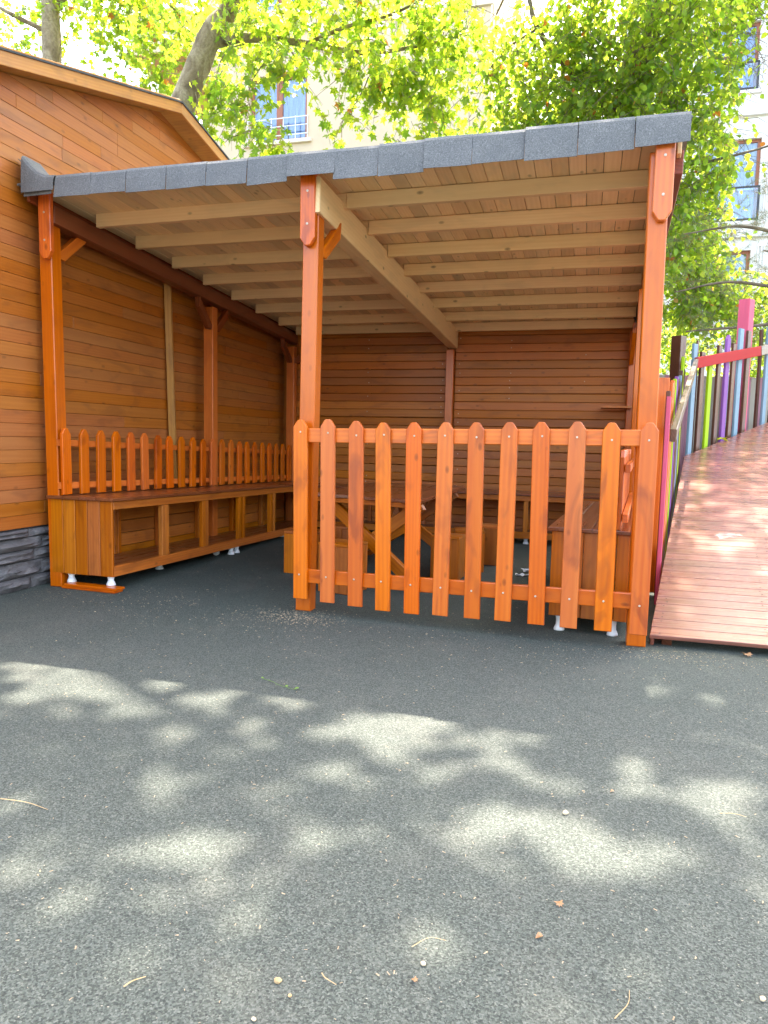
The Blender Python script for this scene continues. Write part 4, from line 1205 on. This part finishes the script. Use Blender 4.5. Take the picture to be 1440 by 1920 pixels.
# pine behind the ramp
pine = thing('pine_tree', 'pine with long pale needles and bare twigs behind the ramp fence', 'tree', (3.1, 10.6, 0))
vs, fs = tube(spline([(3.1, 10.6, 0), (3.04, 10.56, 2.6), (3.1, 10.5, 5), (3.2, 10.5, 7.5)]), list(np.linspace(0.2, 0.06, 16)), 12, 0.15)
link('trunk', mesh('trunk', vs, fs, M['bark2'], True), pine)
NB = []; ND = []
PK = 0.80
for path in [[(3.8, 13.2, 4.4), (2.9, 12.7, 4.35), (2.1, 12.4, 4.45), (1.3, 12.3, 4.35)], [(3.8, 13.2, 3.4), (2.9, 12.6, 3.5), (2.0, 12.3, 3.6), (1.2, 12.2, 3.45)], [(3.8, 13.1, 3.0), (3.0, 12.5, 3.0), (2.2, 12.2, 2.9), (1.4, 12.2, 2.85)],
             [(3.8, 13.2, 3.9), (3.1, 12.4, 3.9), (2.4, 12.1, 4.0)], [(3.8, 13.1, 2.6), (3.3, 12.4, 2.5), (2.6, 12.1, 2.5), (1.9, 12.1, 2.5)], [(3.9, 13.1, 5.2), (3.2, 12.8, 5.3), (2.6, 12.5, 5.1)]]:
    path = [(a * PK, b * PK, 1.05 + (c - 1.05) * PK) for a, b, c in path]
    sp = spline(path)
    v, f = tube(sp, list(np.linspace(0.035, 0.008, len(sp))), 6, 0.15)
    link('limb', mesh('limb', v, f, M['bark2'], True), pine)
    for i in range(2, len(sp)):
        for _ in range(7):
            b = np.array(sp[i]) + rng.normal(0, 0.2, 3) * [1, 0.8, 0.8]
            d = rng.normal(0, 1, 3); d[2] = abs(d[2]) * 0.3; d /= np.linalg.norm(d)
            for q in range(34):
                t = rng.random()
                NB.append(b + d * 0.16 * t)
                e = d * 0.8 + rng.normal(0, 0.6, 3); ND.append(e / np.linalg.norm(e))
NB = np.array(NB); ND = np.array(ND)
tvn = np.array([(-0.011, 0, 0), (0.011, 0, 0), (0, 1, -0.06)]); tfn = np.array([(0, 1, 2)])
link('needles', mass_mesh('needles', tvn, tfn, NB, rot_from(ND, rng.normal(0, 1, ND.shape)), 0.13 * rng.uniform(0.7, 1.2, len(NB)), M['needle']), pine, None, None, 'stuff')
# hedge filling the view under the trees
hc = []
for k in range(16):
    hc.append(((0.9 + k * 0.42, 12.9 + rng.uniform(-.3, .5), rng.uniform(1.0, 2.9)), (0.5, 0.45, 0.75), 55))
P, rot, S, tw = twigs_and_leaves(hc, 11, 0.45, 'oval', 0.085, 0.1)
hed = thing('hedge', 'leafy green hedge growing behind the coloured ramp fence', 'hedge', (3, 13, 0))
link('foliage', mass_mesh('foliage', *LEAF['oval'], P, rot, S, M['leaf_linden']), hed, None, None, 'stuff')
vs = []; fs = []
for s, mid, e in tw:
    v, f = tube([Vector(s), Vector(mid), Vector(e)], [0.008, 0.005, 0.002], 3)
    o_ = len(vs); vs += v; fs += [tuple(o_ + q for q in g) for g in f]
link('stems', mesh('stems', vs, fs, M['bark2']), hed, None, None, 'stuff')

# ------------------------------------------------------------------ buildings
def box_mesh(x0, x1, y0, y1, z0, z1, mat):
    vs = [(x, y, z_) for x in (x0, x1) for y in (y0, y1) for z_ in (z0, z1)]
    return mesh('box', vs, [(0, 1, 3, 2), (4, 6, 7, 5), (0, 4, 5, 1), (2, 3, 7, 6), (0, 2, 6, 4), (1, 5, 7, 3)], mat)
def facade(T, x0, x1, yf, z1, wins, mat):
    """front wall built as strips round the window openings"""
    xs = sorted(set([x0, x1] + [w[0] for w in wins] + [w[1] for w in wins]))
    for i in range(len(xs) - 1):
        a, b = xs[i], xs[i + 1]
        hs = sorted([(w[2], w[3]) for w in wins if w[0] <= a and w[1] >= b])
        z0 = 0
        for (q0, q1) in hs + [(z1, z1)]:
            if q0 > z0 + 0.001:
                link('wall', box_mesh(a, b, yf, yf + 0.3, z0, q0, mat), T)
            z0 = q1
def window(T, x0, x1, z0, z1, yf, curtain, mull=(0.5,), bars=False, rail=None, trim='trim'):
    fw_ = 0.09
    vs = []; fs = []
    def bb(a, b, c, d, ya, yb):
        add_quadbox(vs, fs, ((a + b) / 2, (ya + yb) / 2, (c + d) / 2), (b - a, yb - ya, d - c))
    ya, yb = yf + 0.12, yf + 0.19
    bb(x0, x0 + fw_, z0, z1, ya, yb); bb(x1 - fw_, x1, z0, z1, ya, yb)
    bb(x0 + fw_, x1 - fw_, z0, z0 + fw_, ya, yb); bb(x0 + fw_, x1 - fw_, z1 - fw_, z1, ya, yb)
    for u in mull:
        c = x0 + (x1 - x0) * u; bb(c - 0.09, c + 0.09, z0 + fw_, z1 - fw_, ya - 0.002, yb - 0.002)
    w = link('window', mesh('window', vs, fs, M['wframe']), T)
    edges = [x0 + fw_] + [x0 + (x1 - x0) * u for u in mull] + [x1 - fw_]
    for i in range(len(edges) - 1):
        a = edges[i] + (0.09 if i else 0); b = edges[i + 1] - (0.09 if i < len(edges) - 2 else 0)
        link('pane', box_mesh(a, b, yf + 0.15, yf + 0.158, z0 + fw_, z1 - fw_, M['glass']), w)
    # rippled curtain behind
    n = 60; cv = []; cfs = []
    for i in range(n + 1):
        x_ = x0 + 0.03 + (x1 - x0 - 0.06) * i / n
        y_ = yf + 0.26 + 0.025 * math.sin(i * 1.1) + 0.01 * math.sin(i * 2.7)
        cv += [(x_, y_, z0 + 0.02), (x_, y_, z1 - 0.02)]
    for i in range(n): cfs.append((2 * i, 2 * i + 2, 2 * i + 3, 2 * i + 1))
    link('curtain', mesh('curtain', cv, cfs, M[curtain], True), w)
    link('room', box_mesh(x0, x1, yf + 0.31, yf + 0.35, z0, z1, M['dark']), w)
    link('sill', box_mesh(x0 - 0.15, x1 + 0.15, yf - 0.08, yf + 0.118, z0 - 0.10, z0 - 0.002, M[trim]), w)
    if bars:
        vs = []; fs = []
        for zz in (z0 + 0.12, z0 + 0.36, z0 + 0.58):
            add_quadbox(vs, fs, ((x0 + x1) / 2, yf - 0.06, zz), (x1 - x0 + 0.1, 0.022, 0.022))
        for i in range(6):
            xx = x0 - 0.04 + (x1 - x0 + 0.08) * i / 5
            add_quadbox(vs, fs, (xx, yf - 0.034, z0 + 0.31), (0.022, 0.02, 0.62))
        link('window_bars', mesh('window_bars', vs, fs, M['bars']), w)
    if rail:
        vs = []; fs = []
        add_quadbox(vs, fs, ((x0 + x1) / 2, yf - 0.05, rail), (x1 - x0 + 0.06, 0.05, 0.05))
        add_quadbox(vs, fs, ((x0 + x1) / 2, yf - 0.05, z0 + 0.04), (x1 - x0 + 0.06, 0.05, 0.05))
        for xx in (x0 + 0.0, x1 - 0.0):
            add_quadbox(vs, fs, (xx, yf - 0.05, (rail + z0) / 2 + 0.01), (0.06, 0.04, rail - z0 - 0.085))
        link('balustrade', mesh('balustrade', vs, fs, M['rail_dark']), w)
        link('balustrade_glass', box_mesh(x0 + 0.03, x1 - 0.03, yf - 0.055, yf - 0.045, z0 + 0.07, rail - 0.03, M['glass']), w)

bl = thing('apartment_building', 'cream rendered apartment building with a barred brown framed window behind the plane tree', 'building', (-8, 20, 0))
YL = 19.5
winsL = [(-9.70, -7.95, 9.42, 11.2), (-9.70, -7.95, 12.9, 14.6), (-9.7, -7.95, 5.8, 7.6)]
facade(bl, -11.0, -2.9, YL, 13.2 + 3, winsL, M['cream'])
link('wall', box_mesh(-11.0, -2.9, YL + 0.5, YL + 9, 0, 16.2, M['cream']), bl)
for i, w in enumerate(winsL):
    window(bl, w[0], w[1], w[2], w[3], YL, 'curtain_blue', (0.5,), True)
for zz in (8.75, 12.25):
    link('string_course', box_mesh(-11.06, -2.84, YL - 0.07, YL - 0.002, zz, zz + 0.14, M['trim']), bl)
link('bay', box_mesh(-12.7, -11.05, YL - 1.2, YL + 6, 11.55, 12.65, M['cream']), bl)
link('bay_soffit', box_mesh(-12.74, -11.02, YL - 1.24, YL + 6, 11.45, 11.54, M['verge']), bl)

br = thing('apartment_building', 'white rendered apartment building with tall brown framed windows at the right edge', 'building', (6, 25.5, 0))
YR = 25.0
winsR = [(3.05, 4.70, 8.05, 10.50), (3.05, 4.60, 5.2, 7.18), (3.0, 4.45, 11.9, 13.9), (3.0, 4.45, 15.2, 17.5), (6.2, 7.8, 8.05, 10.5)]
facade(br, 0.6, 9.5, YR, 18, winsR, M['white'])
link('wall', box_mesh(0.6, 9.5, YR + 0.5, YR + 9, 0, 18, M['white']), br)
window(br, *winsR[0], YR, 'curtain_grey', (0.42,), False, 9.05, 'white')
window(br, *winsR[1], YR, 'curtain_grey', (0.42,), False, None, 'white')
window(br, *winsR[2], YR, 'curtain_blue', (0.42,), False, 12.7, 'white')
window(br, *winsR[3], YR, 'curtain_grey', (0.42,), False, 16.0, 'white')
window(br, *winsR[4], YR, 'curtain_grey', (0.42,), False, 9.05, 'white')
for zz in (7.55, 11.15, 14.6):
    link('string_course', box_mesh(0.5, 9.6, YR - 0.12, YR - 0.002, zz, zz + 0.10, M['white']), br)
# raised panels of the facade
vs = []; fs = []
for x0, x1, z0, z1 in ((4.95, 5.7, 6.6, 7.3), (4.95, 5.7, 7.75, 8.4), (4.95, 5.7, 8.6, 9.4), (4.95, 5.7, 9.6, 10.0), (4.95, 5.7, 10.15, 10.9), (4.78, 4.9, 5.2, 7.3), (4.85, 4.93, 8.0, 10.8)):
    for a, b, c, d in ((x0, x1, z0, z0 + 0.03), (x0, x1, z1 - 0.03, z1), (x0, x0 + 0.03, z0 + 0.03, z1 - 0.03), (x1 - 0.03, x1, z0 + 0.03, z1 - 0.03)):
        add_quadbox(vs, fs, ((a + b) / 2, YR - 0.025, (c + d) / 2), (b - a, 0.045, d - c))
link('moulding', mesh('moulding', vs, fs, M['white']), br)

# ------------------------------------------------------------------ small things on the ground
def pebble(x, y, s, label, mat='pebble', seed=0, flat=0.6):
    rs = np.random.default_rng(seed)
    vs = []; fs = []; nu, nv = 8, 5
    for j in range(1, nv):
        for i in range(nu):
            th = math.pi * j / nv; ph = 2 * math.pi * i / nu
            r = s * 0.78 * rs.uniform(0.82, 1.12)
            vs.append((r * math.sin(th) * math.cos(ph), 0.8 * r * math.sin(th) * math.sin(ph), flat * r * math.cos(th)))
    vs += [(0, 0, s * flat), (0, 0, -s * flat)]
    t_, b_ = len(vs) - 2, len(vs) - 1
    for i in range(nu):
        k = (i + 1) % nu
        fs.append((t_, i, k)); fs.append((b_, (nv - 2) * nu + k, (nv - 2) * nu + i))
        for j in range(nv - 2):
            fs.append((j * nu + i, (j + 1) * nu + i, (j + 1) * nu + k, j * nu + k))
    o = link('pebble', mesh('pebble', vs, fs, M[mat]), None, Matrix.Translation((x, y, s * flat * 0.75)) @ Matrix.Rotation(seed, 4, 'Z'))
    return props(o, label, 'pebble')
pebble(-0.008, 2.019, 0.0125, 'pale beige pebble on the ground, brightest one below the right half of the fence', 'pebble', 1)
pebble(-0.267, 1.32, 0.009, 'small tan pebble near the bottom centre of the yard', 'pebble', 2)
pebble(-0.526, 1.19, 0.011, 'brown pebble near the bottom left of centre, beside a thin twig', 'twig', 3)
pebble(0.375, 1.424, 0.009, 'pale pebble at the lower right edge of the yard', 'pebble', 4)
pebble(-0.49, 1.165, 0.006, 'tiny brown pebble just right of the brown pebble', 'twig', 5)
pebble(-0.53, 1.094, 0.007, 'yellowish pebble at the very bottom edge of the yard', 'pebble', 6)
def twig(pts, r, label, mat='twig'):
    sp = spline(pts, 4)
    v, f = tube(sp, list(np.linspace(r * 0.5, r * 0.22, len(sp))), 6, 0.2)
    o = link('twig', mesh('twig', v, f, M[mat]))
    return props(o, label, 'twig')
twig([(-1.60, 1.59, .004), (-1.49, 1.597, .006), (-1.40, 1.585, .004)], 0.0028, 'long straw coloured twig lying at the left edge of the yard')
twig([(-0.452, 1.235, .004), (-0.44, 1.222, .007), (-0.415, 1.215, .004)], 0.0026, 'short brown twig right of the brown pebble')
twig([(0.10, 1.29, .004), (0.125, 1.33, .007), (0.13, 1.37, .004)], 0.002, 'thin pale twig near the bottom right of centre')
twig([(0.42, 2.16, .004), (0.46, 2.165, .006), (0.49, 2.16, .004)], 0.002, 'thin reddish twig in the right part of the yard')
twig([(-0.80, 1.09, .004), (-0.79, 1.105, .007), (-0.775, 1.125, .004)], 0.003, 'short thick brown twig at the lower left')
twig([(-0.30, 1.36, .004), (-0.27, 1.39, .010), (-0.235, 1.40, .004)], 0.0016, 'curved hair thin twig near the small tan pebble')
# dry crumpled leaves
def dryleaf(x, y, z_, s, rz, kind, mat, label, name='fallen_leaf'):
    tv, tf = LEAF[kind]
    v = tv.copy(); v[:, 2] += 0.35 * v[:, 0] ** 2 + 0.12 * np.sin(v[:, 1] * 5)
    v[:, 2] -= v[:, 2].min()
    o = link(name, mesh(name, v, [tuple(int(a) for a in f) for f in tf], M[mat]), None, Matrix.Translation((x, y, z_)) @ Matrix.Rotation(rz, 4, 'Z') @ Matrix.Scale(s, 4))
    return props(o, label, 'leaf')
dryleaf(-0.008, 1.59, 0.002, 0.032, 0.5, 'plane', 'brown_leaf', 'crumpled brown leaf scrap on the ground near the centre right')
dryleaf(-0.04, 1.475, 0.002, 0.018, 2.1, 'oval', 'brown_leaf', 'small dark red leaf scrap just below the crumpled brown one')
dryleaf(-0.27, 1.27, 0.002, 0.02, 1.1, 'plane', 'brown_leaf', 'small tan leaf scrap left of the tan pebble')
dryleaf(0.84, 3.90, 0.002, 0.075, 0.4, 'plane', 'brown_leaf', 'dry brown leaf against the front edge of the ramp')
dryleaf(0.93, 3.83, 0.002, 0.06, 2.6, 'plane', 'brown_leaf', 'pale dry leaf in front of the ramp at the right edge')
dryleaf(1.33, 8.18, dz(8.18) + 0.006, 0.17, -1.2, 'plane', 'yellow_leaf', 'bright yellow green leaf lying high on the ramp by the lime picket')
dryleaf(0.13, 2.20, 0.002, 0.02, 1.9, 'plane', 'brown_leaf', 'reddish brown leaf scrap right of the pale beige pebble')
# green sprig
sprig = thing('green_sprig', 'small fresh green sprig lying on the ground in front of the shelter', 'sprig', (-1.22, 2.74, 0))
v, f = tube(spline([(-1.31, 2.78, .006), (-1.25, 2.745, .012), (-1.20, 2.72, .008), (-1.12, 2.70, .005)]), list(np.linspace(0.0011, 0.0006, 16)), 5)
link('stem', mesh('stem', v, f, M['green_sprig']), sprig)
tv, tf = LEAF['oval']
for q, (lx, ly, a, s_) in enumerate([(-1.31, 2.78, 1.0, .022), (-1.28, 2.77, 4.0, .018), (-1.22, 2.72, 3.4, .020), (-1.17, 2.715, 0.4, .024), (-1.13, 2.70, 5.2, .030), (-1.115, 2.71, 1.2, .026)]):
    link('leaf', mesh('leaf', tv, [tuple(int(a_) for a_ in g) for g in tf], M['green_sprig']), sprig, Matrix.Translation((lx, ly, 0.008)) @ Matrix.Rotation(a, 4, 'Z') @ Matrix.Rotation(0.3, 4, 'X') @ Matrix.Scale(s_ * 0.62, 4))
# paper scraps behind the fence and a plastic scrap on the ramp
def scrap(x, y, z_, s, rz, label, mat='paper', name='paper_scrap'):
    rs = np.random.default_rng(int(abs(x * 1000)))
    n = 5; vs = []; fs = []
    for j in range(n):
        for i in range(n):
            vs.append(((i / 4 - 0.5) * s * (1 + rs.uniform(-.2, .2)), (j / 4 - 0.5) * s * 0.55 * (1 + rs.uniform(-.3, .3)), rs.uniform(0, 0.22) * s))
    for j in range(n - 1):
        for i in range(n - 1):
            a = j * n + i; fs.append((a, a + 1, a + n + 1, a + n))
    o = link(name, mesh(name, vs, fs, M[mat]), None, Matrix.Translation((x, y, z_)) @ Matrix.Rotation(rz, 4, 'Z'))
    return props(o, label, 'litter')
scrap(-0.405, 5.95, 0.003, 0.13, 0.9, 'crumpled white paper scrap on the shelter floor left of the right hand bench')
scrap(-0.445, 5.72, 0.003, 0.10, 0.1, 'smaller grey paper scrap just in front of the crumpled white one')
s = NT('plastic_film')
t_ = s.n('ShaderNodeBsdfTransparent'); mx = s.n('ShaderNodeMixShader'); mx.inputs[0].default_value = 0.16
s.b.inputs['Base Color'].default_value = (0.75, 0.66, 0.6, 1); s.b.inputs['Roughness'].default_value = 0.2
s.l(t_.outputs[0], mx.inputs[1]); s.l(s.b.outputs[0], mx.inputs[2]); s.l(mx.outputs[0], s.out.inputs[0])
M['film'] = s.m
scrap(0.97, 5.40, dz(5.40) + 0.004, 0.17, 0.5, 'crumpled clear plastic film lying in the middle of the ramp', 'film', 'plastic_scrap')

# scattered chips of wood, seed husks and grit: too many to count
def chips(name, n, fn_, smin, smax, mat, label):
    vs = []; fs = []
    for _ in range(n):
        x_, y_ = fn_()
        s_ = random.uniform(smin, smax); a = random.uniform(0, 6.28); w_ = s_ * random.uniform(0.15, 0.5)
        ca, sa = math.cos(a), math.sin(a); h = random.uniform(0.0008, 0.003)
        b = len(vs)
        for dx, dy in ((-s_, -w_), (s_, -w_ * 0.5), (s_ * 0.8, w_), (-s_ * 0.9, w_ * 0.7)):
            vs.append((x_ + (dx * ca - dy * sa) / 2, y_ + (dx * sa + dy * ca) / 2, 0.0006 + random.uniform(0, h)))
        vs.append((x_, y_, h + 0.0012))
        fs += [(b, b + 1, b + 4), (b + 1, b + 2, b + 4), (b + 2, b + 3, b + 4), (b + 3, b, b + 4)]
    o = link(name, mesh(name, vs, fs, M[mat]))
    props(o, label, 'debris', None, 'stuff')
def f_all():
    return random.uniform(-2.6, 1.6), 0.9 + 3.2 * random.random() ** 1.2
def f_post():
    k = random.random()
    if k < 0.45: return random.gauss(-1.62, 0.16), random.gauss(3.86, 0.10)
    if k < 0.62: return random.gauss(0.45, 0.25), random.gauss(3.78, 0.07)
    if k < 0.8: return random.uniform(-3.5, -2.3), random.gauss(3.95, 0.2)
    return random.uniform(-2.8, 0.4), random.gauss(3.6, 0.22)
def f_in(): return random.uniform(-2.9, -0.2), random.uniform(4.2, 7.2)
chips('wood_chips', 1500, f_all, 0.003, 0.011, 'chip', 'fine pale chips and husks scattered over the rubber ground')
chips('sawdust', 1500, f_post, 0.004, 0.013, 'chip', 'sawdust and wood chips gathered round the foot of the posts')
chips('grit', 260, f_in, 0.005, 0.02, 'chip', 'pale bits scattered on the shaded floor of the shelter')
